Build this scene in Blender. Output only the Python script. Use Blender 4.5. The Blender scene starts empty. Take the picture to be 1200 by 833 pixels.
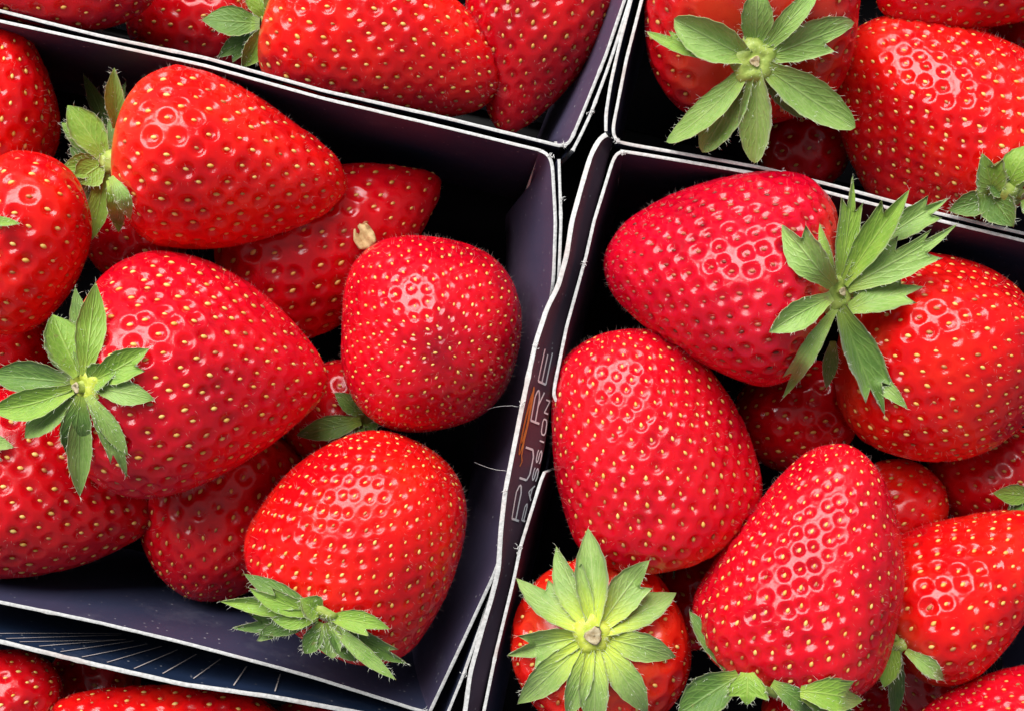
import bpy, math
import numpy as np
from mathutils import Vector
from mathutils.bvhtree import BVHTree

# ------------------------------------------------------------------ camera, world, light, exposure
S = 0.000175            # metres per photograph pixel at the height of the tray rims (z = 0)
H = 0.26                # camera height above the rims
scene = bpy.context.scene
COL = scene.collection
cam_data = bpy.data.cameras.new('camera')
cam = bpy.data.objects.new('camera', cam_data)
COL.objects.link(cam)
cam.location = (0, 0, H)
cam_data.sensor_fit = 'HORIZONTAL'
cam_data.angle = 2 * math.atan(600 * S / H)
cam_data.clip_start = 0.005
cam_data.clip_end = 20
scene.camera = cam

world = bpy.data.worlds.new('World')
scene.world = world
world.use_nodes = True
bg = world.node_tree.nodes['Background']
bg.inputs[0].default_value = (0.86, 0.93, 1.0, 1)
bg.inputs[1].default_value = 0.30

def area_light(name, loc, target, sx, sy, power, col):
    d = bpy.data.lights.new(name, 'AREA')
    d.shape = 'RECTANGLE'; d.size = sx; d.size_y = sy
    d.energy = power; d.color = col
    o = bpy.data.objects.new(name, d)
    COL.objects.link(o)
    o.location = loc
    o.rotation_euler = (Vector(target) - Vector(loc)).to_track_quat('-Z', 'Y').to_euler()
    return o
area_light('window_light', (-0.34, 0.78, 0.84), (0, 0, 0), 1.35, 0.68, 34.0, (1.0, 0.985, 0.96))

scene.view_settings.view_transform = 'Standard'
scene.view_settings.look = 'None'
scene.view_settings.exposure = 0.0
scene.view_settings.gamma = 1.0
scene.cycles.use_denoising = True
scene.cycles.max_bounces = 8
scene.cycles.sample_clamp_indirect = 4.0

# ------------------------------------------------------------------ helpers
def P(px, py, z=0.0):
    """world point at height z (metres) seen at photograph pixel (px, py)"""
    k = (H - z) / H * S
    return np.array([(px - 600.0) * k, (416.5 - py) * k, z])

def unit(v):
    return v / (np.linalg.norm(v) + 1e-12)

def mesh_obj(name, verts, faces, mats, parent=None, smooth=True, mat_idx=None):
    me = bpy.data.meshes.new(name)
    verts = np.asarray(verts, dtype=np.float32)
    if isinstance(faces, np.ndarray):
        nf, k = faces.shape
        me.vertices.add(len(verts)); me.vertices.foreach_set('co', verts.ravel())
        me.loops.add(nf * k); me.loops.foreach_set('vertex_index', faces.astype(np.int32).ravel())
        me.polygons.add(nf)
        me.polygons.foreach_set('loop_start', np.arange(0, nf * k, k, dtype=np.int32))
        me.update(calc_edges=True)
    else:
        me.from_pydata(verts.tolist(), [], faces)
        me.update()
    if not isinstance(mats, (list, tuple)):
        mats = [mats]
    for m in mats:
        me.materials.append(m)
    if mat_idx is not None:
        me.polygons.foreach_set('material_index', np.asarray(mat_idx, dtype=np.int32))
    me.polygons.foreach_set('use_smooth', np.full(len(me.polygons), smooth, dtype=bool))
    o = bpy.data.objects.new(name, me)
    COL.objects.link(o)
    if parent is not None:
        o.parent = parent
        o.matrix_parent_inverse = parent_inv(parent)
    return o

def parent_inv(p):
    from mathutils import Matrix
    m = Matrix.Translation(p.location)
    q = p.parent
    return m.inverted() if q is None else m.inverted()

def empty(name, loc):
    o = bpy.data.objects.new(name, None)
    COL.objects.link(o)
    o.location = tuple(loc)
    o.empty_display_size = 0.005
    return o

def tag(o, label, cat, group=None, kind=None):
    o['label'] = label
    if cat: o['category'] = cat
    if group: o['group'] = group
    if kind: o['kind'] = kind

def color_attr(o, name, rgba):
    a = o.data.color_attributes.new(name, 'FLOAT_COLOR', 'POINT')
    a.data.foreach_set('color', np.asarray(rgba, dtype=np.float32).ravel())

def float_attr(o, name, val):
    a = o.data.attributes.new(name, 'FLOAT', 'POINT')
    a.data.foreach_set('value', np.asarray(val, dtype=np.float32).ravel())

class Noise:
    def __init__(self, rng, freq, n=7):
        d = rng.normal(size=(n, 3)); d /= np.linalg.norm(d, axis=1)[:, None]
        self.k = d * freq * rng.uniform(0.6, 1.5, size=(n, 1))
        self.p = rng.uniform(0, 6.28, n)
        self.n = n
    def __call__(self, pts):
        return np.sin(pts @ self.k.T + self.p).sum(axis=1) / math.sqrt(self.n)

# ------------------------------------------------------------------ materials
def new_mat(name):
    m = bpy.data.materials.new(name)
    m.use_nodes = True
    nt = m.node_tree
    b = nt.nodes['Principled BSDF']
    return m, nt, b

def node(nt, typ, **kw):
    n = nt.nodes.new(typ)
    for k, v in kw.items():
        setattr(n, k, v)
    return n

def noise_node(nt, scale, detail=3, rough=0.5):
    t = node(nt, 'ShaderNodeTexCoord')
    n = node(nt, 'ShaderNodeTexNoise')
    n.inputs['Scale'].default_value = scale
    n.inputs['Detail'].default_value = detail
    n.inputs['Roughness'].default_value = rough
    nt.links.new(t.outputs['Object'], n.inputs['Vector'])
    return n

def ramp(nt, src, stops):
    r = node(nt, 'ShaderNodeValToRGB')
    el = r.color_ramp.elements
    while len(el) < len(stops):
        el.new(0.5)
    for e, (p, c) in zip(el, stops):
        e.position = p
        e.color = (*c, 1) if len(c) == 3 else c
    nt.links.new(src, r.inputs['Fac'])
    return r

def mix(nt, fac, a, b, blend='MIX'):
    m = node(nt, 'ShaderNodeMix', data_type='RGBA', blend_type=blend)
    for sock, val in ((m.inputs[0], fac), (m.inputs[6], a), (m.inputs[7], b)):
        if hasattr(val, 'node'):
            nt.links.new(val, sock)
        elif isinstance(val, (int, float)):
            sock.default_value = val
        else:
            sock.default_value = (*val, 1)
    return m.outputs[2]

def math_node(nt, op, a, b=None, c=None, clamp=False):
    m = node(nt, 'ShaderNodeMath', operation=op)
    m.use_clamp = clamp
    for i, val in enumerate((a, b, c)):
        if val is None: continue
        if hasattr(val, 'node'): nt.links.new(val, m.inputs[i])
        else: m.inputs[i].default_value = val
    return m.outputs[0]

def berry_mat(name, main, light, dark):
    m, nt, b = new_mat(name)
    at = node(nt, 'ShaderNodeAttribute', attribute_name='along')
    n1 = noise_node(nt, 75, 4, 0.6)
    n2 = noise_node(nt, 420, 2)
    r1 = ramp(nt, n1.outputs['Fac'], [(0.36, dark), (0.5, main), (0.64, light)])
    # ripe flesh pales a little at the shoulder under the leaves
    sh = node(nt, 'ShaderNodeMapRange'); sh.interpolation_type = 'SMOOTHSTEP'
    nt.links.new(at.outputs['Fac'], sh.inputs['Value'])
    sh.inputs['From Min'].default_value = 0.13; sh.inputs['From Max'].default_value = 0.02
    shn = math_node(nt, 'MULTIPLY', sh.outputs[0], 0.5)
    c = mix(nt, shn, r1.outputs['Color'], (0.78, 0.10, 0.03))
    f2 = math_node(nt, 'MULTIPLY', n2.outputs['Fac'], 0.35)
    c = mix(nt, f2, c, dark)
    br = node(nt, 'ShaderNodeAttribute', attribute_name='bruise')
    c = mix(nt, br.outputs['Fac'], c, (0.16, 0.004, 0.012))
    nt.links.new(c, b.inputs['Base Color'])
    b.inputs['Roughness'].default_value = 0.26
    rr = node(nt, 'ShaderNodeMapRange')
    nr = noise_node(nt, 48, 5, 0.65)
    nt.links.new(nr.outputs['Fac'], rr.inputs['Value'])
    rr.inputs['From Min'].default_value = 0.35; rr.inputs['From Max'].default_value = 0.72
    rr.inputs['To Min'].default_value = 0.10; rr.inputs['To Max'].default_value = 0.34
    nt.links.new(rr.outputs[0], b.inputs['Roughness'])
    b.inputs['Specular IOR Level'].default_value = 0.42
    b.inputs['Subsurface Weight'].default_value = 1.0
    b.inputs['Subsurface Radius'].default_value = (1.0, 0.25, 0.18)
    b.inputs['Subsurface Scale'].default_value = 0.010
    b.inputs['Sheen Weight'].default_value = 0.0
    b.inputs['Sheen Tint'].default_value = (1, 0.55, 0.55, 1)
    n3 = noise_node(nt, 1500, 3, 0.6)
    bp = node(nt, 'ShaderNodeBump')
    bp.inputs['Strength'].default_value = 0.16
    bp.inputs['Distance'].default_value = 0.0003
    nt.links.new(n3.outputs['Fac'], bp.inputs['Height'])
    nt.links.new(bp.outputs['Normal'], b.inputs['Normal'])
    return m

BM = {
    'scarlet': berry_mat('berry_skin_scarlet', (0.74, 0.006, 0.005), (0.82, 0.018, 0.007), (0.56, 0.002, 0.006)),
    'crimson': berry_mat('berry_skin_crimson', (0.68, 0.003, 0.014), (0.76, 0.008, 0.018), (0.48, 0.001, 0.011)),
    'pink': berry_mat('berry_skin_pink_crimson', (0.64, 0.002, 0.019), (0.72, 0.006, 0.025), (0.44, 0.001, 0.014)),
    'orange':  berry_mat('berry_skin_orange_red', (0.78, 0.012, 0.005), (0.84, 0.030, 0.010), (0.62, 0.005, 0.005)),
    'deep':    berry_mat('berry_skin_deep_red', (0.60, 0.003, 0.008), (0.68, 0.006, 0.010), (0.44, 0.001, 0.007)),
}

def seed_mat():
    m, nt, b = new_mat('seed_husk')
    at = node(nt, 'ShaderNodeAttribute', attribute_name='seed_colour')
    nt.links.new(at.outputs['Color'], b.inputs['Base Color'])
    b.inputs['Roughness'].default_value = 0.38
    b.inputs['Subsurface Weight'].default_value = 0.15
    b.inputs['Subsurface Radius'].default_value = (1, .5, .2)
    b.inputs['Subsurface Scale'].default_value = 0.0004
    return m
SEED = seed_mat()

def hair_mat():
    m, nt, b = new_mat('fine_hair')
    b.inputs['Base Color'].default_value = (0.85, 0.62, 0.55, 1)
    b.inputs['Roughness'].default_value = 0.35
    b.inputs['Alpha'].default_value = 0.42
    return m
HAIR = hair_mat()
m_, nt_, b_ = new_mat('leaf_hair')
b_.inputs['Base Color'].default_value = (0.86, 0.90, 0.74, 1)
b_.inputs['Roughness'].default_value = 0.4
LEAFHAIR = m_

def leaf_mat(name, main, light, vein, heart=(0.38, 0.48, 0.05), reach=0.32, amount=0.6):
    m, nt, b = new_mat(name)
    uv = node(nt, 'ShaderNodeUVMap')
    sp = node(nt, 'ShaderNodeSeparateXYZ')
    nt.links.new(uv.outputs['UV'], sp.inputs[0])
    s_, w_ = sp.outputs[0], sp.outputs[1]
    wc = math_node(nt, 'ABSOLUTE', math_node(nt, 'MULTIPLY_ADD', w_, 2.0, -1.0))
    n1 = noise_node(nt, 260, 4, 0.6)
    n2 = noise_node(nt, 1400, 3, 0.6)
    # branching veins leave the midrib at a slant; noise keeps them from running straight
    q = math_node(nt, 'MULTIPLY_ADD', s_, 42.0, math_node(nt, 'MULTIPLY', wc, -17.0))
    q = math_node(nt, 'ADD', q, math_node(nt, 'MULTIPLY', n1.outputs['Fac'], 9.0))
    v2 = math_node(nt, 'POWER', math_node(nt, 'MULTIPLY_ADD', math_node(nt, 'SINE', q), 0.5, 0.5), 5.0)
    mid = node(nt, 'ShaderNodeMapRange'); mid.interpolation_type = 'SMOOTHSTEP'
    nt.links.new(wc, mid.inputs['Value'])
    mid.inputs['From Min'].default_value = 0.10; mid.inputs['From Max'].default_value = 0.0
    # lengthwise nerves
    l3 = math_node(nt, 'POWER', math_node(nt, 'MULTIPLY_ADD', math_node(nt, 'SINE',
            math_node(nt, 'ADD', math_node(nt, 'MULTIPLY', wc, 16.0), math_node(nt, 'MULTIPLY', n1.outputs['Fac'], 3.0))), 0.5, 0.5), 6.0)
    vv = math_node(nt, 'MAXIMUM', math_node(nt, 'MULTIPLY', v2, 0.45), mid.outputs[0])
    vv = math_node(nt, 'MAXIMUM', vv, math_node(nt, 'MULTIPLY', l3, 0.35), clamp=True)
    c = ramp(nt, n1.outputs['Fac'], [(0.3, main), (0.7, light)]).outputs['Color']
    # yellow-green where the leaf joins the calyx
    bs = node(nt, 'ShaderNodeMapRange'); bs.interpolation_type = 'SMOOTHSTEP'
    nt.links.new(s_, bs.inputs['Value'])
    bs.inputs['From Min'].default_value = reach; bs.inputs['From Max'].default_value = 0.0
    c = mix(nt, math_node(nt, 'MULTIPLY', bs.outputs[0], amount), c, heart)
    c = mix(nt, math_node(nt, 'MULTIPLY', vv, 0.55), c, vein)
    # dry pale margin and tip
    ed = node(nt, 'ShaderNodeMapRange'); ed.interpolation_type = 'SMOOTHSTEP'
    nt.links.new(wc, ed.inputs['Value'])
    ed.inputs['From Min'].default_value = 0.90; ed.inputs['From Max'].default_value = 1.0
    c = mix(nt, math_node(nt, 'MULTIPLY', ed.outputs[0], 0.5), c, (0.55, 0.58, 0.30))
    f2 = math_node(nt, 'MULTIPLY', n2.outputs['Fac'], 0.45)
    c = mix(nt, f2, c, main)
    # withered tips and a few brown flecks
    wt = node(nt, 'ShaderNodeMapRange')
    nt.links.new(math_node(nt, 'ADD', s_, math_node(nt, 'MULTIPLY', n1.outputs['Fac'], 0.3)), wt.inputs['Value'])
    wt.inputs['From Min'].default_value = 1.13; wt.inputs['From Max'].default_value = 1.24
    c = mix(nt, math_node(nt, 'MULTIPLY', wt.outputs[0], 0.7), c, (0.30, 0.20, 0.07))
    n5 = noise_node(nt, 330, 2)
    fl = node(nt, 'ShaderNodeMapRange')
    nt.links.new(n5.outputs['Fac'], fl.inputs['Value'])
    fl.inputs['From Min'].default_value = 0.70; fl.inputs['From Max'].default_value = 0.76
    c = mix(nt, math_node(nt, 'MULTIPLY', fl.outputs[0], 0.5), c, (0.20, 0.15, 0.05))
    nt.links.new(c, b.inputs['Base Color'])
    b.inputs['Roughness'].default_value = 0.52
    b.inputs['Specular IOR Level'].default_value = 0.35
    b.inputs['Subsurface Weight'].default_value = 0.25
    b.inputs['Subsurface Radius'].default_value = (0.5, 1.0, 0.15)
    b.inputs['Subsurface Scale'].default_value = 0.0005
    b.inputs['Sheen Weight'].default_value = 0.18
    h = math_node(nt, 'ADD', math_node(nt, 'MULTIPLY', vv, 1.0), math_node(nt, 'MULTIPLY', n2.outputs['Fac'], 0.7))
    bp = node(nt, 'ShaderNodeBump')
    bp.inputs['Strength'].default_value = 0.6
    bp.inputs['Distance'].default_value = 0.00025
    nt.links.new(h, bp.inputs['Height'])
    nt.links.new(bp.outputs['Normal'], b.inputs['Normal'])
    return m

LM = {
    'star':   leaf_mat('sepal_star_green', (0.18, 0.31, 0.06), (0.32, 0.45, 0.13), (0.47, 0.57, 0.23), (0.66, 0.76, 0.04), 0.60, 1.0),
    'pale':   leaf_mat('sepal_pale_green', (0.17, 0.31, 0.05), (0.31, 0.46, 0.12), (0.46, 0.58, 0.22)),
    'bright': leaf_mat('sepal_bright_green', (0.15, 0.29, 0.025), (0.26, 0.41, 0.045), (0.42, 0.54, 0.13)),
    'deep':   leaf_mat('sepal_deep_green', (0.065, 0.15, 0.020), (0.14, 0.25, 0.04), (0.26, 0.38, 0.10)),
}

def plain_mat(name, c1, c2, scale, rough=0.6, bump=0.0, bdist=0.0003):
    m, nt, b = new_mat(name)
    n = noise_node(nt, scale, 4, 0.6)
    r = ramp(nt, n.outputs['Fac'], [(0.3, c1), (0.7, c2)])
    nt.links.new(r.outputs['Color'], b.inputs['Base Color'])
    b.inputs['Roughness'].default_value = rough
    if bump:
        bp = node(nt, 'ShaderNodeBump')
        bp.inputs['Strength'].default_value = bump
        bp.inputs['Distance'].default_value = bdist
        nt.links.new(n.outputs['Fac'], bp.inputs['Height'])
        nt.links.new(bp.outputs['Normal'], b.inputs['Normal'])
    return m

HUB = plain_mat('calyx_yellow_green', (0.46, 0.55, 0.035), (0.62, 0.68, 0.11), 700, 0.5, 0.6)
HUBG = plain_mat('calyx_green', (0.23, 0.33, 0.05), (0.40, 0.48, 0.10), 700, 0.5, 0.6)
STEM = plain_mat('stem_green', (0.28, 0.38, 0.06), (0.45, 0.52, 0.14), 500, 0.5, 0.3)
CUT = plain_mat('cut_stem_dry', (0.30, 0.20, 0.09), (0.62, 0.55, 0.36), 900, 0.8, 0.8)
DRY = plain_mat('dry_petal', (0.34, 0.20, 0.07), (0.68, 0.50, 0.24), 600, 0.75, 0.7)
RIM = plain_mat('card_cut_edge', (0.42, 0.42, 0.41), (0.68, 0.68, 0.67), 1300, 0.85, 0.6)
nt_ = RIM.node_tree
src_ = nt_.nodes['Principled BSDF'].inputs['Base Color'].links[0].from_socket
st_ = noise_node(nt_, 55, 5, 0.7)
mr_ = node(nt_, 'ShaderNodeMapRange'); nt_.links.new(st_.outputs['Fac'], mr_.inputs['Value'])
mr_.inputs['From Min'].default_value = 0.52; mr_.inputs['From Max'].default_value = 0.68; mr_.inputs['To Max'].default_value = 0.75
nt_.links.new(mix(nt_, mr_.outputs[0], src_, (0.46, 0.36, 0.33)), nt_.nodes['Principled BSDF'].inputs['Base Color'])
INK = plain_mat('white_print', (0.82, 0.82, 0.84), (0.88, 0.88, 0.88), 300, 0.4)
INKRAY = plain_mat('pale_print', (0.55, 0.45, 0.42), (0.72, 0.64, 0.60), 300, 0.4)
INKO = plain_mat('orange_print', (0.60, 0.22, 0.05), (0.72, 0.30, 0.07), 300, 0.4)
FIBRE = plain_mat('paper_fibre', (0.7, 0.7, 0.68), (0.85, 0.85, 0.83), 300, 0.8)

def card_mat(name, c1, c2, rough):
    m, nt, b = new_mat(name)
    n = noise_node(nt, 22, 3)
    r = ramp(nt, n.outputs['Fac'], [(0.35, c1), (0.65, c2)])
    # dust specks and scuffs in the lacquer
    t = node(nt, 'ShaderNodeTexCoord')
    v = node(nt, 'ShaderNodeTexVoronoi'); v.inputs['Scale'].default_value = 420
    nt.links.new(t.outputs['Object'], v.inputs['Vector'])
    sp = node(nt, 'ShaderNodeMapRange')
    nt.links.new(v.outputs['Distance'], sp.inputs['Value'])
    sp.inputs['From Min'].default_value = 0.13; sp.inputs['From Max'].default_value = 0.05
    n4 = noise_node(nt, 160, 4, 0.7)
    gate = node(nt, 'ShaderNodeMapRange')
    nt.links.new(n4.outputs['Fac'], gate.inputs['Value'])
    gate.inputs['From Min'].default_value = 0.42; gate.inputs['From Max'].default_value = 0.60
    f = math_node(nt, 'MULTIPLY', sp.outputs[0], gate.outputs[0], clamp=True)
    c = mix(nt, math_node(nt, 'MULTIPLY', f, 0.8), r.outputs['Color'], (0.55, 0.55, 0.58))
    sc = noise_node(nt, 60, 6, 0.75)
    scr = node(nt, 'ShaderNodeMapRange')
    nt.links.new(sc.outputs['Fac'], scr.inputs['Value'])
    scr.inputs['From Min'].default_value = 0.55; scr.inputs['From Max'].default_value = 0.8
    c = mix(nt, math_node(nt, 'MULTIPLY', scr.outputs[0], 0.22), c, (0.3, 0.3, 0.36))
    nt.links.new(c, b.inputs['Base Color'])
    rr = node(nt, 'ShaderNodeMapRange')
    nt.links.new(n4.outputs['Fac'], rr.inputs['Value'])
    rr.inputs['To Min'].default_value = rough - 0.06; rr.inputs['To Max'].default_value = rough + 0.10
    nt.links.new(rr.outputs[0], b.inputs['Roughness'])
    b.inputs['Specular IOR Level'].default_value = 0.5
    bp = node(nt, 'ShaderNodeBump')
    bp.inputs['Strength'].default_value = 0.08
    bp.inputs['Distance'].default_value = 0.0004
    nt.links.new(n4.outputs['Fac'], bp.inputs['Height'])
    nt.links.new(bp.outputs['Normal'], b.inputs['Normal'])
    return m

CARD = card_mat('card_navy_lacquer', (0.034, 0.042, 0.088), (0.056, 0.046, 0.090), 0.42)
CARDLIT = card_mat('card_lit_lacquer', (0.062, 0.054, 0.104), (0.094, 0.060, 0.106), 0.42)  # lighter copy of navy card: purple sheen of lit right walls, put into colour
CARDL = card_mat('card_lip_lacquer', (0.085, 0.060, 0.085), (0.115, 0.060, 0.080), 0.33)
CARDB = card_mat('card_blue_lacquer', (0.010, 0.022, 0.055), (0.014, 0.026, 0.065), 0.40)
FLOOR = plain_mat('tray_floor_dark', (0.004, 0.004, 0.006), (0.008, 0.007, 0.009), 60, 0.85)
FLOOR.node_tree.nodes['Principled BSDF'].inputs['Specular IOR Level'].default_value = 0.1
GROUND = plain_mat('dark_counter', (0.010, 0.010, 0.011), (0.018, 0.017, 0.017), 40, 0.6, 0.2)

# ------------------------------------------------------------------ the surface under the trays
DEPTH = 0.055
g = 0.45
ground = mesh_obj('ground', [(-g, -g, -DEPTH - 0.003), (g, -g, -DEPTH - 0.003), (g, g, -DEPTH - 0.003), (-g, g, -DEPTH - 0.003)],
                  [(0, 1, 2, 3)], GROUND, smooth=False)
ground['kind'] = 'structure'
ground['label'] = 'dark counter surface under the fruit trays'

# ------------------------------------------------------------------ trays
def resample(pts, n):
    pts = np.asarray(pts, float)
    # smooth a little: Catmull-Rom through the points, then even spacing
    d = np.r_[0, np.cumsum(np.linalg.norm(np.diff(pts, axis=0), axis=1))]
    u = np.linspace(0, d[-1], n)
    return np.stack([np.interp(u, d, pts[:, k]) for k in range(pts.shape[1])], 1)

def soften(a, k=2):
    for _ in range(k):
        b = a.copy()
        b[1:-1] = 0.25 * a[:-2] + 0.5 * a[1:-1] + 0.25 * a[2:]
        a = b
    return a

class Sheet:
    """a bent sheet of card: rows[0] is the rim, further rows go down; each row a list of world points"""
    def __init__(self, rows):
        self.rows = np.asarray(rows)          # nv x nu x 3
    def at(self, u, v):
        nv, nu, _ = self.rows.shape
        x = np.clip(u, 0, 1) * (nu - 1); y = np.clip(v, 0, 1) * (nv - 1)
        i = min(int(x), nu - 2); j = min(int(y), nv - 2)
        fx, fy = x - i, y - j
        r = self.rows
        return (r[j, i] * (1 - fx) * (1 - fy) + r[j, i + 1] * fx * (1 - fy) + r[j + 1, i] * (1 - fx) * fy + r[j + 1, i + 1] * fx * fy)
    def normal(self, u, v, e=0.01):
        a = self.at(min(u + e, 1), v) - self.at(max(u - e, 0), v)
        b = self.at(u, min(v + e, 1)) - self.at(u, max(v - e, 0))
        return unit(np.cross(a, b))
    def uv_at_px(self, px, py, k=200):
        best = None
        us = np.linspace(0, 1, k); vs = np.linspace(0, 1, 60)
        for v in vs:
            for u in us:
                p = self.at(u, v)
                f = H / (H - p[2]) / S
                d = (p[0] * f + 600 - px) ** 2 + (416.5 - p[1] * f - py) ** 2
                if best is None or d < best[0]:
                    best = (d, u, v)
        return best[1], best[2]

def sheet_rows(rim, centroid, inset, depth=DEPTH, n=150, nv=7, zr=0.0, rng=None, smooth=5, bulge=0.0):
    """rim: pixel polyline with optional per-point z; the wall leans in towards the centroid going down"""
    pts = np.array([P(p[0], p[1], (p[2] if len(p) > 2 else zr)) for p in rim])
    pts = soften(resample(pts, n), smooth)
    c = P(*centroid, 0)
    tan = np.gradient(pts, axis=0); tan[:, 2] = 0
    nrm = np.stack([-tan[:, 1], tan[:, 0], 0 * tan[:, 0]], 1)
    nrm /= np.linalg.norm(nrm, axis=1)[:, None] + 1e-12
    sgn = np.sign(((c - pts) * nrm).sum(1).mean())
    nrm = soften(nrm * sgn, 30)
    rows = []
    for j in range(nv):
        f = j / (nv - 1)
        r = pts + nrm * (inset * f + bulge * math.sin(math.pi * f))
        r[:, 2] = pts[:, 2] + (-depth - pts[:, 2]) * f
        rows.append(r)
    return rows, nrm

def build_sheet(name, rows, parent, th=0.0010, mat_in=None, mat_out=None, seed=0, edge=None):
    """solid card: inner face on the inner side, white cut edge along the rim and ends"""
    rows = np.asarray(rows)
    nv, nu, _ = rows.shape
    sh = Sheet(rows)
    rng = np.random.default_rng(seed)
    du = np.gradient(rows, axis=1); dv = np.gradient(rows, axis=0)
    nr = np.cross(du, dv); nr /= np.linalg.norm(nr, axis=2)[:, :, None] + 1e-12
    # a card rim is never cut dead straight: fray it slightly
    w = th * (1 + 0.045 * rng.normal(size=nu) + 0.5 * (rng.uniform(size=nu) < 0.012)); w = np.clip(soften(w[:, None], 1)[:, 0], 0.6 * th, 1.5 * th)
    A = rows + nr * (w[None, :, None] * 0.5)
    B = rows - nr * (w[None, :, None] * 0.5)
    fz = soften(rng.normal(size=nu)[:, None], 1)[:, 0] * 0.00006
    A[0, :, 2] += fz; B[0, :, 2] += fz
    verts = np.concatenate([A.reshape(-1, 3), B.reshape(-1, 3)])
    N = nv * nu
    idx = lambda j, i: j * nu + i
    faces, mi = [], []
    for j in range(nv - 1):
        for i in range(nu - 1):
            faces.append((idx(j, i), idx(j + 1, i), idx(j + 1, i + 1), idx(j, i + 1))); mi.append(0)
            faces.append((N + idx(j, i), N + idx(j, i + 1), N + idx(j + 1, i + 1), N + idx(j + 1, i))); mi.append(1)
    base = 2 * N
    # the rim strip gets its own vertices so that shading stays crisp at the cut
    extra, k = [], 0
    extra = np.concatenate([A[0], B[0]])
    # shallow rounded top to the cut edge
    midr = (A[0] + B[0]) / 2 + np.array([0, 0, th * 0.18]) + rng.normal(size=(nu, 3)) * 0.00003
    verts = np.concatenate([verts, extra, midr])
    for i in range(nu - 1):
        faces.append((base + i, base + i + 1, base + 2 * nu + i + 1, base + 2 * nu + i)); mi.append(2)
        faces.append((base + 2 * nu + i, base + 2 * nu + i + 1, base + nu + i + 1, base + nu + i)); mi.append(2)
    for i in (0, nu - 1):
        for j in range(nv - 1):
            faces.append((idx(j, i), N + idx(j, i), N + idx(j + 1, i), idx(j + 1, i))); mi.append(2)
    o = mesh_obj(name, verts, np.array(faces), [mat_in or CARD, mat_out or CARD, edge or RIM], parent, True, mi)
    return o, sh

def base_panel(parent, quad, mat=None):
    z0, z1 = -DEPTH - 0.0012, -DEPTH - 0.0002
    pts = [P(x, y, -DEPTH) for x, y in quad]
    vs = [(p[0], p[1], z0) for p in pts] + [(p[0], p[1], z1) for p in pts]
    n = len(quad)
    f = [tuple(range(n, 2 * n)), tuple(reversed(range(n)))] + [(i, (i + 1) % n, n + (i + 1) % n, n + i) for i in range(n)]
    return mesh_obj('base_panel', vs, f, mat or FLOOR, parent, False)

def tray(loc_px, label):
    t = empty('fruit_tray', P(*loc_px, 0) * [1, 1, 0] + [0, 0, -DEPTH])
    tag(t, label, 'tray', 'cardboard fruit trays packed side by side')
    return t

def fibre(parent, p0, p1, sag, seed, r=0.00006):
    rng = np.random.default_rng(seed)
    n = 10
    t = np.linspace(0, 1, n)[:, None]
    c = p0 * (1 - t) + p1 * t + np.array(sag) * (4 * t * (1 - t)) + np.cumsum(rng.normal(size=(n, 3)), axis=0) * 0.00006
    vs, fs = [], []
    for i in range(n):
        for a in range(3):
            an = a * 2.094
            vs.append(c[i] + np.array([math.cos(an) * 0.4, math.sin(an), math.sin(an)]) * r)
    for i in range(n - 1):
        for a in range(3):
            fs.append((i * 3 + a, i * 3 + (a + 1) % 3, i * 3 + 3 + (a + 1) % 3, i * 3 + 3 + a))
    return mesh_obj('paper_fibre', vs, np.array(fs), FIBRE, parent)

# ---- the middle-left tray
tA = tray((260, 440), 'dark navy card tray in the left middle holding nine or more strawberries')
cA = (250, 440)
rows, _ = sheet_rows([(-140, -8), (0, 25), (115, 50), (240, 77), (380, 116), (524, 150), (634, 176.8)], cA, 0.004)
build_sheet('wall_panel', rows, tA, 0.00062, CARD, CARD, 1)
rows, _ = sheet_rows([(632, 176.4), (642, 179), (647, 188), (651, 260), (648.5, 330), (643, 365, -.004), (629, 420, -.009), (618, 480, -.010), (606, 548, -.010), (596, 619, -.007), (581, 668, -.001), (544, 748), (504, 833)], cA, 0.010, bulge=0.0012)
wa, shA = build_sheet('wall_panel', rows, tA, 0.0007, CARD, CARDLIT, 2)
rows, _ = sheet_rows([(655, 187), (657.5, 260), (655, 322), (650, 365, -.006), (637, 420, -.012), (626, 480, -.012), (614, 548, -.012), (601, 619, -.010), (577, 690, -.005), (557, 751, -.001), (543, 790), (525, 834), (512, 868)], cA, 0.003)
build_sheet('outer_panel', rows, tA, 0.0006, CARD, CARD, 3)
rows, _ = sheet_rows([(502, 835), (488, 831), (370, 794), (320, 780), (213, 752), (107, 727), (0, 705), (-140, 676)], cA, 0.004)
build_sheet('wall_panel', rows, tA, 0.0007, CARD, CARD, 4)
rows, _ = sheet_rows([(-142, 676), (-142, 300), (-142, -8)], cA, 0.006)
build_sheet('wall_panel', rows, tA, 0.0007, CARD, CARD, 5)
base_panel(tA, [(-150, -30), (650, 170), (640, 500), (520, 860), (-150, 690)])
fibre(tA, P(571, 480, -.004), P(610, 477, -.0005), (0, 0.0004, 0), 1)
fibre(tA, P(556, 541, -.012), P(596, 552, -.0015), (0, -0.0005, 0), 2)

def tuft(parent, px, py, seed, z=0.0, n=14, size=1.0):
    rng = np.random.default_rng(seed)
    c = P(px, py, z + 0.0002)
    pts = c + rng.normal(size=(n, 3)) * [0.0004 * size, 0.0005 * size, 0.0001]
    d = rng.normal(size=(n, 3)); d[:, 2] = np.abs(d[:, 2]); d /= np.linalg.norm(d, axis=1)[:, None]
    make_hairs('frayed_fibres', pts, d, rng, (0.0006 * size, 0.0017 * size), 0.00007, FIBRE, parent)
TUFTS = [('A', 658, 234), ('A', 545, 789), ('A', 646, 183), ('A', 498, 832), ('B', 693, 131), ('B', 661, 170), ('C', 722, 167), ('C', 915, 202), ('D', 731, 180), ('D', 609, 641), ('D', 685, 308)]

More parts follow.
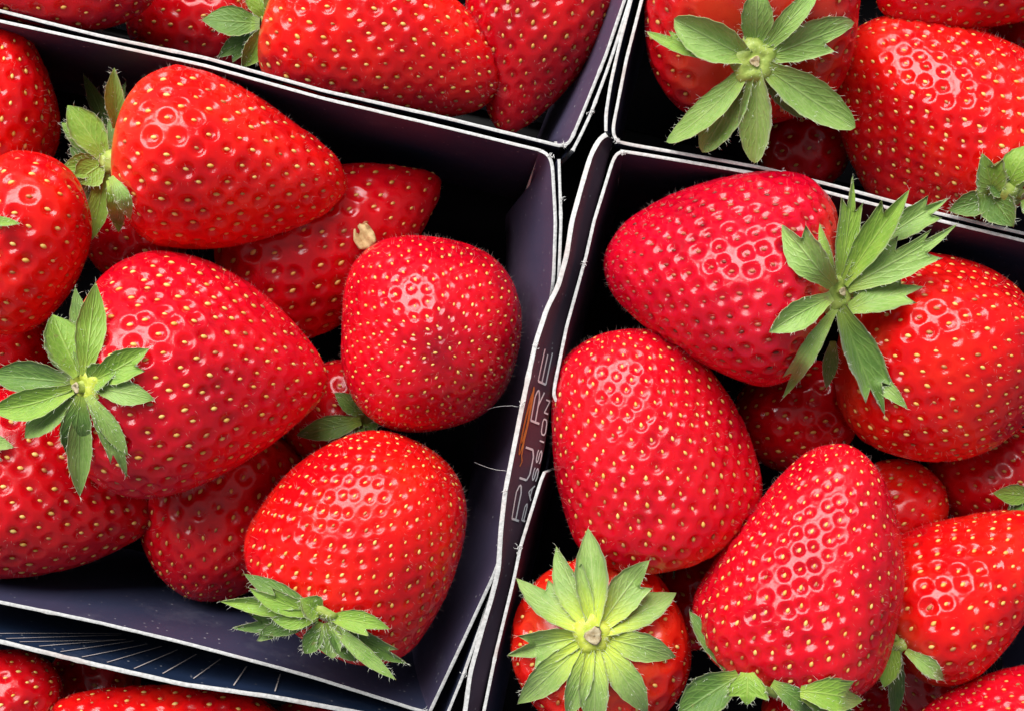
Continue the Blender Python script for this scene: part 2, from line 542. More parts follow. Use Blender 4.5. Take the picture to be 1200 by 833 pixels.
# ---- the top-left tray
tB = tray((330, -150), 'dark card tray cut off by the top left edge of the picture')
cB = (330, -160)
rows, _ = sheet_rows([(-140, -22), (0, 13), (115, 42), (240, 68), (380, 107), (524, 139), (656, 171.2)], cB, 0.004)
build_sheet('wall_panel', rows, tB, 0.00065, CARD, CARD, 11)
rows, _ = sheet_rows([(653, 170.6), (663, 171.5), (669, 165), (686, 125), (710, 65), (732, 0), (758, -80), (800, -230)], cB, 0.009, bulge=0.001)
build_sheet('wall_panel', rows, tB, 0.00065, CARDLIT, CARD, 12)
rows, _ = sheet_rows([(671, 177), (681, 158), (693, 132), (711, 84), (723.5, 47), (738, 0), (764, -80), (806, -230)], cB, 0.004)
build_sheet('outer_panel', rows, tB, 0.0006, CARD, CARD, 13)
rows, _ = sheet_rows([(-142, -24), (-142, -230)], cB, 0.006)
build_sheet('wall_panel', rows, tB, 0.00065, CARD, CARD, 14)
rows, _ = sheet_rows([(-142, -232), (800, -232)], cB, 0.006)
build_sheet('wall_panel', rows, tB, 0.00065, CARD, CARD, 15)
base_panel(tB, [(-150, -30), (660, 150), (800, -240), (-150, -240)])

# ---- the top-right tray
tC = tray((1000, -60), 'dark card tray cut off by the top right edge of the picture')
cC = (1010, -80)
rows, _ = sheet_rows([(812, -230), (775, -90), (752, 0), (734, 70), (718.5, 149), (719, 161), (726, 167.2)], cC, 0.005)
build_sheet('wall_panel', rows, tC, 0.00065, CARD, CARD, 21)
rows, _ = sheet_rows([(722.5, 166), (740, 170), (800, 180.5), (893, 197), (985, 220), (1085, 247), (1200, 274), (1330, 306)], cC, 0.004)
build_sheet('wall_panel', rows, tC, 0.00065, CARD, CARD, 22)
top = [(808, -230, .0005), (766, -90, .0005), (739.5, 0, .0005), (727, 48, .0005), (716, 96, .0005), (710, 134, 0), (710, 154, 0)]
low = [(812, -230), (768, -90), (745, 0), (728, 70), (714, 140), (714, 158)]
def lip_rows(top, low, zlow, cdir, n=70, vertical=0.0, nv=7):
    a = soften(resample(np.array([P(*p) for p in top]), n), 2)
    b = soften(resample(np.array([P(p[0], p[1], zlow) for p in low]), n), 2)
    rows = []
    for j in range(nv):
        f = j / (nv - 1)
        r = a * (1 - f) + b * f
        r[:, 2] = a[:, 2] + (b[:, 2] - a[:, 2]) * (f ** 0.8)     # the lip curls outward towards its edge
        rows.append(r)
    last = b.copy(); last[:, 2] = -DEPTH
    for f in (0.33, 0.66, 1.0):
        rows.append(b * (1 - f) + last * f)
    return rows
build_sheet('outer_panel', lip_rows(top, low, -0.010, None), tC, 0.00065, CARD, CARD, 23)
rows, _ = sheet_rows([(814, -232), (1330, -232)], cC, 0.006)
build_sheet('wall_panel', rows, tC, 0.00065, CARD, CARD, 24)
rows, _ = sheet_rows([(1332, 306), (1332, -230)], cC, 0.006)
build_sheet('wall_panel', rows, tC, 0.00065, CARD, CARD, 25)
base_panel(tC, [(800, -240), (1335, -240), (1335, 300), (730, 150)])

# ---- the right tray with the printed lip
tD = tray((950, 560), 'dark card tray on the right whose printed lip overhangs the neighbouring tray')
cD = (960, 560)
rows, _ = sheet_rows([(727, 177.5), (740, 179), (800, 189), (893, 205), (978, 228), (1085, 255), (1200, 282.5), (1330, 315)], cD, 0.004)
build_sheet('wall_panel', rows, tD, 0.00065, CARD, CARD, 31)
rows, _ = sheet_rows([(730, 177.8), (723, 180), (718, 189), (696, 260), (687, 300), (664, 383), (651, 446), (648.5, 462), (652, 470)], cD, 0.006, bulge=0.0005)
build_sheet('wall_panel', rows, tD, 0.00065, CARD, CARD, 32)
rows, _ = sheet_rows([(638, 553), (634, 562), (610, 640), (602, 679), (581, 765), (567, 833), (548, 930), (540, 980)], cD, 0.006, bulge=0.0005)
build_sheet('wall_panel', rows, tD, 0.00065, CARD, CARD, 33)
rows, _ = sheet_rows([(657, 471, -.020), (646, 515, -.020), (640, 552, -.020)], cD, 0.004)
build_sheet('wall_panel', rows, tD, 0.00065, CARD, CARD, 34, edge=CARD)
rows, _ = sheet_rows([(538, 982), (1330, 1100)], cD, 0.006)
build_sheet('wall_panel', rows, tD, 0.00065, CARD, CARD, 35)
rows, _ = sheet_rows([(1332, 1098), (1332, 317)], cD, 0.006)
build_sheet('wall_panel', rows, tD, 0.00065, CARD, CARD, 36)
base_panel(tD, [(730, 190), (1335, 310), (1335, 1100), (540, 980)])
LZ = 0.0035
top = [(711, 158, 0), (705, 160, .0005), (698, 171, .001), (692, 183, .0015), (683, 213, .002), (670, 260, .003), (664, 300, LZ), (654, 336, LZ), (641, 361, LZ),
       (627, 404, LZ), (615, 460, LZ), (603, 520, LZ), (592, 575, LZ), (587, 619, .003), (584, 668, .002), (576, 700, .001), (566, 733, .0005), (551, 788, 0), (545, 833, 0), (530, 930, 0), (524, 975, 0)]
low = [(716, 163), (712, 178), (704, 210), (691, 260), (682, 300), (660, 383), (645, 455), (636, 520), (628, 560), (605, 640), (597, 679), (576, 765), (560, 833), (541, 930), (533, 978)]
lipD = lip_rows(top, low, -0.005, None, n=160)
lo, shD = build_sheet('printed_lip', lipD, tD, 0.0010, CARDL, CARD, 37)

# print on the lip: thin upright capitals, read from inside the tray
def stroke_mesh(name, sh, strokes, parent, mat, lift=0.00010):
    vs, fs = [], []
    for (u0, v0, u1, v1, w) in strokes:
        n = 6
        a = None
        pts = [sh.at(u0 + (u1 - u0) * k / n, v0 + (v1 - v0) * k / n) for k in range(n + 1)]
        nr = [sh.normal(u0 + (u1 - u0) * k / n, v0 + (v1 - v0) * k / n) for k in range(n + 1)]
        for k in range(n + 1):
            d = unit(pts[min(k + 1, n)] - pts[max(k - 1, 0)])
            sd = unit(np.cross(d, nr[k]))
            p = pts[k] + nr[k] * (lift + TH_SIDE)
            vs += [p - sd * w / 2, p + sd * w / 2]
        b = len(vs) - 2 * (n + 1)
        for k in range(n):
            fs.append((b + 2 * k, b + 2 * k + 1, b + 2 * k + 3, b + 2 * k + 2))
    return mesh_obj(name, vs, np.array(fs), mat, parent, False)

TH_SIDE = 0.00058
GLYPH = {
    'P': [((0, 0), (0, 1)), ((0, 1), (.75, 1)), ((.75, 1), (.95, .8)), ((.95, .8), (.95, .62)), ((.95, .62), (.75, .45)), ((.75, .45), (0, .45))],
    'U': [((0, 1), (0, .2)), ((0, .2), (.2, 0)), ((.2, 0), (.75, 0)), ((.75, 0), (.95, .2)), ((.95, .2), (.95, 1))],
    'R': [((0, 0), (0, 1)), ((0, 1), (.75, 1)), ((.75, 1), (.95, .8)), ((.95, .8), (.95, .64)), ((.95, .64), (.75, .47)), ((.75, .47), (0, .47)), ((.5, .47), (.98, 0))],
    'E': [((0, 0), (0, 1)), ((0, 1), (.9, 1)), ((0, .52), (.8, .52)), ((0, 0), (.9, 0))],
    'A': [((0, 0), (.48, 1)), ((.48, 1), (.95, 0)), ((.2, .38), (.76, .38))],
    'S': [((.9, .85), (.72, 1)), ((.72, 1), (.2, 1)), ((.2, 1), (0, .78)), ((0, .78), (.2, .54)), ((.2, .54), (.72, .48)), ((.72, .48), (.92, .24)), ((.92, .24), (.72, 0)), ((.72, 0), (.2, 0)), ((.2, 0), (0, .16))],
    'I': [((.4, 0), (.4, 1))],
    'O': [((0, .2), (0, .8)), ((0, .8), (.2, 1)), ((.2, 1), (.75, 1)), ((.75, 1), (.95, .8)), ((.95, .8), (.95, .2)), ((.95, .2), (.75, 0)), ((.75, 0), (.2, 0)), ((.2, 0), (0, .2))],
    'N': [((0, 0), (0, 1)), ((0, 1), (.9, 0)), ((.9, 0), (.9, 1))],
}
def letters(word, spans, v_base, v_top, w):
    for ch, (ua, ub) in zip(word, spans):
        st = [(ua + (ub - ua) * a[0], v_base + (v_top - v_base) * a[1], ua + (ub - ua) * b[0], v_base + (v_top - v_base) * b[1], w) for a, b in GLYPH[ch]]
        o = stroke_mesh('letter', shD, st, lo, INK)
VL = 6 / 9.0      # the lip proper ends at this v; below it the panel drops straight down
def u_of_y(y):
    best = min(range(400), key=lambda k: abs(416.5 - shD.at(k / 399, 0.25)[1] * H / (H - shD.at(k / 399, 0.25)[2]) / S - y))
    return best / 399
uu = [u_of_y(y) for y in (606, 566, 560, 522, 492, 454, 446, 404)]
letters('PURE', [(uu[0], uu[1]), (uu[2], uu[3]), (uu[4], uu[5]), (uu[6], uu[7])], 0.44, 0.21, 0.00046)
ys = [(604, 584), (580, 562), (557, 541), (536, 520), (514, 508), (502, 484), (478, 460)]
letters('PASSION', [(u_of_y(a), u_of_y(b)) for a, b in ys], 0.63, 0.52, 0.00034)
sw = []
pts_ = []
for q in range(58):
    a = q / 57 * 2 * math.pi * 3.2
    f = 1 - 0.55 * q / 57
    pts_.append((494 + 3 * math.sin(a * .5) - 40 * f * math.cos(a), 0.105 + 0.055 * f * math.sin(a) + 0.02 * math.cos(a)))
pts_ = [(546, .16), (541, .19), (534, .15)] + pts_
for q in range(len(pts_) - 1):
    sw.append((u_of_y(pts_[q][0]), pts_[q][1], u_of_y(pts_[q + 1][0]), pts_[q + 1][1], 0.00030 + 0.00022 * abs(math.sin(q * .23))))
stroke_mesh('swirl_emblem', shD, sw, lo, INKO)

# ---- the bottom-left tray, its printed outer side showing
tE = tray((200, 960), 'dark blue card tray with pale printed rays along the bottom left edge')
cE = (150, 1000)
rows, _ = sheet_rows([(-140, 722), (0, 751), (107, 777), (213, 801), (320, 816), (440, 838), (500, 851)], cE, 0.0005)
we, shE = build_sheet('wall_panel', rows, tE, 0.0009, CARDB, CARDB, 41)
rays = [((-20, 747), (112, 746)), ((3, 752), (116, 749)), ((21, 755), (120, 752)), ((45, 761), (128, 754)), ((68, 767), (140, 757)), ((93, 773), (157, 760)), ((123, 779), (177, 764)),
        ((155, 786), (197, 768)), ((189, 793), (222, 774)), ((227, 799), (251, 779)), ((272, 806), (285, 787)), ((322, 814), (326, 796))]
shE_s = Sheet(np.asarray(rows))
for a, b in rays:
    ua, va = shE_s.uv_at_px(*a); ub, vb = shE_s.uv_at_px(*b)
    # continue the ray below the part in view, as a printed line would
    ub2, vb2 = ua + (ub - ua) * 1.25, va + (vb - va) * 1.25
    nr = shE_s.normal(.5, .5)
    TH_SIDE = 0.00060 if nr[1] > 0 else -0.00060 - 0.0002
    stroke_mesh('printed_ray', shE_s, [(ua, max(va, .012), ub2, vb2, 0.00026)], we, INKRAY)
TH_SIDE = 0.00058
rows, _ = sheet_rows([(502, 853), (520, 1150)], cE, 0.006)
build_sheet('wall_panel', rows, tE, 0.0010, CARD, CARD, 42)
rows, _ = sheet_rows([(-142, 724), (-142, 1150)], cE, 0.006)
build_sheet('wall_panel', rows, tE, 0.0010, CARD, CARD, 43)
rows, _ = sheet_rows([(-142, 1152), (520, 1152)], cE, 0.006)
build_sheet('wall_panel', rows, tE, 0.0010, CARD, CARD, 44)
base_panel(tE, [(-150, 740), (505, 860), (520, 1160), (-150, 1160)])

# ------------------------------------------------------------------ strawberries
PROF = {
    'barrel': [(.02, 0), (0, .4), (.05, .75), (.17, .97), (.32, 1), (.52, .96), (.72, .84), (.88, .66), (.965, .42), (1, 0)],
    'cone':  [(.02, 0), (0, .45), (.045, .8), (.15, .98), (.26, 1), (.45, .90), (.65, .69), (.82, .47), (.93, .29), (1, 0)],
    'conic': [(.02, 0), (0, .3), (.03, .6), (.12, .86), (.27, 1), (.45, .96), (.62, .8), (.78, .57), (.9, .34), (.97, .17), (1, 0)],
    'round': [(.02, 0), (0, .35), (.05, .68), (.18, .92), (.38, 1), (.58, .97), (.76, .82), (.9, .55), (.97, .3), (1, 0)],
    'blunt': [(.02, 0), (0, .4), (.05, .75), (.17, .97), (.3, 1), (.5, .91), (.7, .72), (.85, .52), (.95, .31), (1, 0)],
    'long':  [(.02, 0), (0, .38), (.05, .72), (.17, .97), (.3, 1), (.5, .88), (.7, .65), (.85, .46), (.95, .27), (1, 0)],
}
def profile(name, n):
    p = np.array(PROF[name], float)
    p = np.vstack([[p[1][0], -p[1][1]], p, [p[-2][0], -p[-2][1]]])
    out = []
    for i in range(1, len(p) - 2):
        t = np.linspace(0, 1, 30, endpoint=False)[:, None]
        a, b, c, d = p[i - 1], p[i], p[i + 1], p[i + 2]
        out.append(0.5 * ((2 * b) + (-a + c) * t + (2 * a - 5 * b + 4 * c - d) * t ** 2 + (-a + 3 * b - 3 * c + d) * t ** 3))
    return np.vstack(out + [p[-2][None]])

CAM = np.array([0, 0, H])
class Berry:
    def __init__(self, base, bz, tip, tz, width, prof, seed):
        self.rng = np.random.default_rng(seed)
        rng = self.rng
        self.b = P(*base, bz * 0.01); self.t = P(*tip, tz * 0.01)
        self.L = np.linalg.norm(self.t - self.b)
        self.a = (self.t - self.b) / self.L
        c = (self.b + self.t) / 2
        self.k = (H - c[2]) / H * S                 # metres per pixel at its depth
        self.R = width / 2 * self.k
        self.c = c
        v = unit(CAM - c)
        self.cosv = abs(v @ self.a)
        e = v - self.a * (v @ self.a)
        self.e1 = unit(e) if np.linalg.norm(e) > 0.05 else unit(np.cross(self.a, [1, 0, 0]))
        self.e2 = np.cross(self.a, self.e1)
        self.prof = prof
        curve = profile(prof, 0)
        xr = curve * [self.L, self.R]
        d = np.r_[0, np.cumsum(np.linalg.norm(np.diff(xr, axis=0), axis=1))]
        self.d, self.xr = d, xr
        self.arc = d[-1]
        self.ph = rng.uniform(0, 6.28, 4)
        self.am = rng.uniform(-1, 1, 4) * [0.050, 0.050, 0.030, 0.018]
        self.bend = rng.uniform(-1, 1, 2) * 0.05 * self.R
        self.nz = Noise(rng, 2.2 / self.R)
        self.nz2 = Noise(rng, 5.5 / self.R)
    def surf(self, s, v):
        """s: arc length along the meridian; v: angle"""
        x = np.interp(s, self.d, self.xr[:, 0]); r = np.interp(s, self.d, np.maximum(self.xr[:, 1], 0))
        f = 1 + sum(self.am[k] * np.cos((k + 2) * v + self.ph[k]) for k in range(4))
        q = x / self.L
        fade = np.clip(r / (0.5 * self.R), 0, 1)
        f = 1 + (f - 1) * fade
        bx = self.bend[0] * 4 * q * (1 - q); by = self.bend[1] * 4 * q * (1 - q)
        cx = r * f * np.cos(v) + bx; cy = r * f * np.sin(v) + by
        p = self.b + x[:, None] * self.a + cx[:, None] * self.e1 + cy[:, None] * self.e2
        rad = cx[:, None] * self.e1 + cy[:, None] * self.e2 + (x - 0.42 * self.L)[:, None] * self.a
        rad /= np.linalg.norm(rad, axis=1)[:, None]
        p = p + rad * (0.026 * self.R * self.nz(p) + 0.0085 * self.R * self.nz2(p))[:, None]
        return p, rad
    def frame(self, s, v, e=None):
        e = self.arc * 0.004
        p, _ = self.surf(s, v)
        ps, _ = self.surf(np.minimum(s + e, self.arc), v)
        pv, _ = self.surf(s, v + 0.02)
        tm = ps - p; tm /= np.linalg.norm(tm, axis=1)[:, None] + 1e-12
        tv = pv - p; tv /= np.linalg.norm(tv, axis=1)[:, None] + 1e-12
        n = np.cross(tm, tv)
        out = ((p - (self.b + 0.42 * self.L * self.a)) * n).sum(1)
        n = n * np.sign(out)[:, None]
        n /= np.linalg.norm(n, axis=1)[:, None] + 1e-12
        return p, tm, n
    def coarse(self):
        ns, nv = 28, 40
        s = np.linspace(0, self.arc, ns); v = np.linspace(0, 2 * math.pi, nv, endpoint=False)
        ss, vv = np.meshgrid(s, v, indexing='ij')
        p, _ = self.surf(ss.ravel(), vv.ravel())
        f = [(i * nv + j, i * nv + (j + 1) % nv, (i + 1) * nv + (j + 1) % nv, (i + 1) * nv + j) for i in range(ns - 1) for j in range(nv)]
        return BVHTree.FromPolygons([tuple(q) for q in p], f)

def seed_template():
    rings = [(-1, 0), (-.62, .72), (.05, 1.0), (.62, .62), (1.05, 0)]
    n = 7
    vs = [(rings[0][0], 0, 0)]
    for x, r in rings[1:-1]:
        for k in range(n):
            a = 2 * math.pi * k / n
            vs.append((x, r * math.cos(a), r * math.sin(a)))
    vs.append((rings[-1][0], 0, 0))
    fs = []
    for k in range(n):
        fs.append((0, 1 + (k + 1) % n, 1 + k))
    for j in range(2):
        for k in range(n):
            a, b = 1 + j * n + k, 1 + j * n + (k + 1) % n
            fs += [(a, b, b + n), (a, b + n, a + n)]
    e = len(vs) - 1
    for k in range(n):
        fs.append((1 + 2 * n + k, 1 + 2 * n + (k + 1) % n, e))
    return np.array(vs), np.array(fs)
STV, STF = seed_template()

SEEDCOL = {'yellow': ((0.66, 0.35, 0.055), (0.82, 0.57, 0.17)), 'gold': ((0.50, 0.22, 0.04), (0.66, 0.38, 0.10)), 'red': ((0.26, 0.03, 0.02), (0.42, 0.12, 0.05))}

def build_berry(B, label, mat, seeds, spacing, pit, step, hairs, bruise=None, group='strawberries'):
    rng = B.rng
    root = empty('strawberry', B.c - [0, 0, B.R])
    tag(root, label, 'strawberry', group)
    k = B.k
    # --- achene sites: golden-angle spiral, even per area, a little denser towards the tip
    s = np.linspace(0, B.arc, 400)
    x = np.interp(s, B.d, B.xr[:, 0]); r = np.interp(s, B.d, np.maximum(B.xr[:, 1], 0))
    q = np.clip(x / B.L, 0, 1)
    dens = r * (0.72 + 0.75 * q ** 1.4) * np.where(q < 0.04, 0.25, 1)
    cum = np.cumsum(dens); area = 2 * math.pi * float(np.sum((dens[1:] + dens[:-1]) * 0.5 * np.diff(s))); cum /= cum[-1]
    sp = spacing * k
    N = int(area / (sp * sp * 0.88))
    i = (np.arange(N) + 0.5) / N
    ss = np.interp(i, cum, s) + rng.normal(size=N) * sp * 0.085
    vv = np.arange(N) * 2.399963 + rng.uniform(0, 6.28) + rng.normal(size=N) * 0.085 * sp / np.maximum(np.interp(ss, B.d, np.maximum(B.xr[:, 1], 1e-6)), sp)
    ss = np.clip(ss, 0, B.arc)
    sx = np.clip(np.interp(ss, B.d, B.xr[:, 0]) / B.L, 0, 1)
    keep = sx > 0.025
    ss, vv, sx = ss[keep], vv[keep], sx[keep]
    N = len(ss)
    ap, atm, an = B.frame(ss, vv)
    loc_sp = sp / np.sqrt(0.72 + 0.75 * sx ** 1.4)
    psz = loc_sp * 0.445 * rng.uniform(0.80, 1.15, N)
    pdp = loc_sp * pit * 1.32 * rng.uniform(0.7, 1.2, N) * (0.55 + 0.45 * np.clip(1.6 - 1.2 * sx, 0, 1))
    # --- body grid: finer on the side that shows
    st = step * k
    ns = max(24, int(B.arc / st))
    # rows: equal arc length
    back = 0.40 if B.cosv < 0.75 else 1.0
    th = np.linspace(0, 2 * math.pi, 2000)
    dv = back + (1 - back) * np.clip(0.62 + 0.9 * np.cos(th), 0, 1)
    cv = np.r_[0, np.cumsum((dv[1:] + dv[:-1]) / 2)]; tot = cv[-1] / 1999
    nv = int(2 * math.pi * B.R * tot / (st * 1.0))
    v = np.interp(np.linspace(0, cv[-1], nv, endpoint=False), cv, th)
    sg = np.linspace(0, B.arc, ns)
    SS, VV = np.meshgrid(sg[1:-1], v, indexing='ij')
    sf = np.r_[0, SS.ravel(), B.arc]; vf = np.r_[0, VV.ravel(), 0]
    p, rad = B.surf(sf, vf)
    near = np.full(len(p), 1e9, np.float32); wh = np.zeros(len(p), int)
    p32, a32 = p.astype(np.float32), ap.astype(np.float32)
    a2 = (a32 ** 2).sum(1)
    c0 = p32.mean(0); p32 = p32 - c0; a32 = a32 - c0; a2 = (a32 ** 2).sum(1)
    for c in range(0, len(p), 8000):
        D = (p32[c:c + 8000] ** 2).sum(1)[:, None] + a2[None] - 2 * p32[c:c + 8000] @ a32.T
        j = D.argmin(1)
        wh[c:c + 8000] = j
        near[c:c + 8000] = np.sqrt(np.maximum(D[np.arange(len(j)), j], 0))
    rp = psz[wh]
    f = near / rp
    h = -pdp[wh] * (1 - np.clip((f - 0.36) / 0.62, 0, 1) ** 2 * (3 - 2 * np.clip((f - 0.36) / 0.62, 0, 1)))
    h += pdp[wh] * 0.16 * np.exp(-((f - 1.10) / 0.22) ** 2)
    body = p + rad * h[:, None]
    M = (ns - 2)
    faces = []
    ii = np.arange(M - 1)[:, None] * nv; jj = np.arange(nv)[None]
    j2 = (jj + 1) % nv
    Q = np.stack([1 + ii + jj, 1 + ii + nv + jj, 1 + ii + nv + j2, 1 + ii + j2], -1).reshape(-1, 4)
    cap0 = [(0, 1 + j, 1 + (j + 1) % nv) for j in range(nv)]
    last = len(p) - 1; o0 = 1 + (M - 1) * nv
    cap1 = [(last, o0 + (j + 1) % nv, o0 + j) for j in range(nv)]
    capq0 = np.array([(a, b, c, c) for a, b, c in cap0]); capq1 = np.array([(a, b, c, c) for a, b, c in cap1])
    me_faces = Q
    bo = mesh_from_mixed('body', body, Q, np.array(cap0 + cap1), mat, root)
    xs = np.interp(sf, B.d, B.xr[:, 0]) / B.L
    float_attr(bo, 'along', xs)
    if bruise:
        bp_, brad = bruise
        fx = H / (H - p[:, 2]) / S
        dd = np.hypot(p[:, 0] * fx + 600 - bp_[0], 416.5 - p[:, 1] * fx - bp_[1]) / brad
        dd = dd + 0.25 * Noise(rng, 9 / B.R)(p)
        float_attr(bo, 'bruise', np.clip(1.15 - dd, 0, 1) ** 1.2 * 0.5 * (p[:, 2] > B.c[2]))
    # --- seeds
    l = np.minimum(4.0 * k, loc_sp * 0.155) * rng.uniform(0.75, 1.12, N); w = l * rng.uniform(0.56, 0.68, N)
    bn = np.cross(an, atm)
    rot = rng.normal(size=N) * 0.16
    tdir = atm * np.cos(rot)[:, None] + bn * np.sin(rot)[:, None]
    bdir = np.cross(an, tdir)
    ctr = ap - an * (pdp * 0.99)[:, None] + an * (w * 0.34)[:, None]
    V = ctr[:, None] + STV[None, :, 0, None] * (tdir * l[:, None])[:, None] + STV[None, :, 1, None] * (bdir * w[:, None])[:, None] + STV[None, :, 2, None] * (an * (w * 0.75)[:, None])[:, None]
    F = (STF[None] + (np.arange(N) * len(STV))[:, None, None]).reshape(-1, 3)
    so = mesh_obj('seeds', V.reshape(-1, 3), F, SEED, root)
    so['kind'] = 'stuff'
    c1, c2 = SEEDCOL[seeds]
    m = rng.uniform(0, 1, N)[:, None] ** 0.8
    cc = np.array(c1) * (1 - m) + np.array(c2) * m
    dk = rng.uniform(0, 1, N) < 0.12
    cc[dk] *= [0.55, 0.35, 0.4]
    cc = np.c_[cc, np.ones(N)]
    color_attr(so, 'seed_colour', np.repeat(cc, len(STV), axis=0))
    # --- fine hairs
    if hairs:
        nh = int(hairs * 1.6)
        hs = np.interp(rng.uniform(0, 1, nh), cum, s); hv = rng.uniform(0, 6.28, nh)
        hp, htm, hn = B.frame(hs, hv)
        make_hairs('hairs', hp - hn * (0.3 * sp * pit), hn, rng, (4 * k, 9 * k), 0.15 * k, HAIR, root, True)
    return root

def mesh_from_mixed(name, verts, quads, tris, mat, parent):
    me = bpy.data.meshes.new(name)
    nq, ntr = len(quads), len(tris)
    me.vertices.add(len(verts)); me.vertices.foreach_set('co', np.asarray(verts, np.float32).ravel())
    me.loops.add(nq * 4 + ntr * 3)
    me.loops.foreach_set('vertex_index', np.r_[quads.ravel(), tris.ravel()].astype(np.int32))
    me.polygons.add(nq + ntr)
    me.polygons.foreach_set('loop_start', np.r_[np.arange(nq) * 4, nq * 4 + np.arange(ntr) * 3].astype(np.int32))
    me.update(calc_edges=True)
    me.materials.append(mat)
    me.polygons.foreach_set('use_smooth', np.ones(nq + ntr, bool))
    o = bpy.data.objects.new(name, me); COL.objects.link(o)
    o.parent = parent; o.matrix_parent_inverse = parent_inv(parent)
    return o

def make_hairs(name, pts, nrm, rng, lens, rad, mat, parent, simple=False):
    n = len(pts)
    ln = rng.uniform(*lens, n)
    d = nrm + rng.normal(size=(n, 3)) * 0.45
    d /= np.linalg.norm(d, axis=1)[:, None]
    d2 = d + rng.normal(size=(n, 3)) * 0.55
    d2 /= np.linalg.norm(d2, axis=1)[:, None]
    m = pts + d * (ln * 0.5)[:, None]; e = m + d2 * (ln * 0.5)[:, None]
    a = np.cross(d, [0.3, 0.5, 0.8]); a /= np.linalg.norm(a, axis=1)[:, None] + 1e-12
    b = np.cross(d, a)
    ring = [a, -0.5 * a + 0.866 * b, -0.5 * a - 0.866 * b]
    if simple:
        V = np.stack([pts + r * rad for r in ring] + [e], 1)
        F = (np.array([(0, 1, 3), (1, 2, 3), (2, 0, 3)])[None] + (np.arange(n) * 4)[:, None, None]).reshape(-1, 3)
        o = mesh_obj(name, V.reshape(-1, 3), F, mat, parent)
        o['kind'] = 'stuff'
        return o
    V = np.stack([pts + r * rad for r in ring] + [m + r * rad * 0.8 for r in ring] + [e], 1)
    f = np.array([(0, 1, 4), (0, 4, 3), (1, 2, 5), (1, 5, 4), (2, 0, 3), (2, 3, 5), (3, 4, 6), (4, 5, 6), (5, 3, 6)])
    F = (f[None] + (np.arange(n) * 7)[:, None, None]).reshape(-1, 3)
    o = mesh_obj(name, V.reshape(-1, 3), F, mat, parent)
    o['kind'] = 'stuff'
    return o

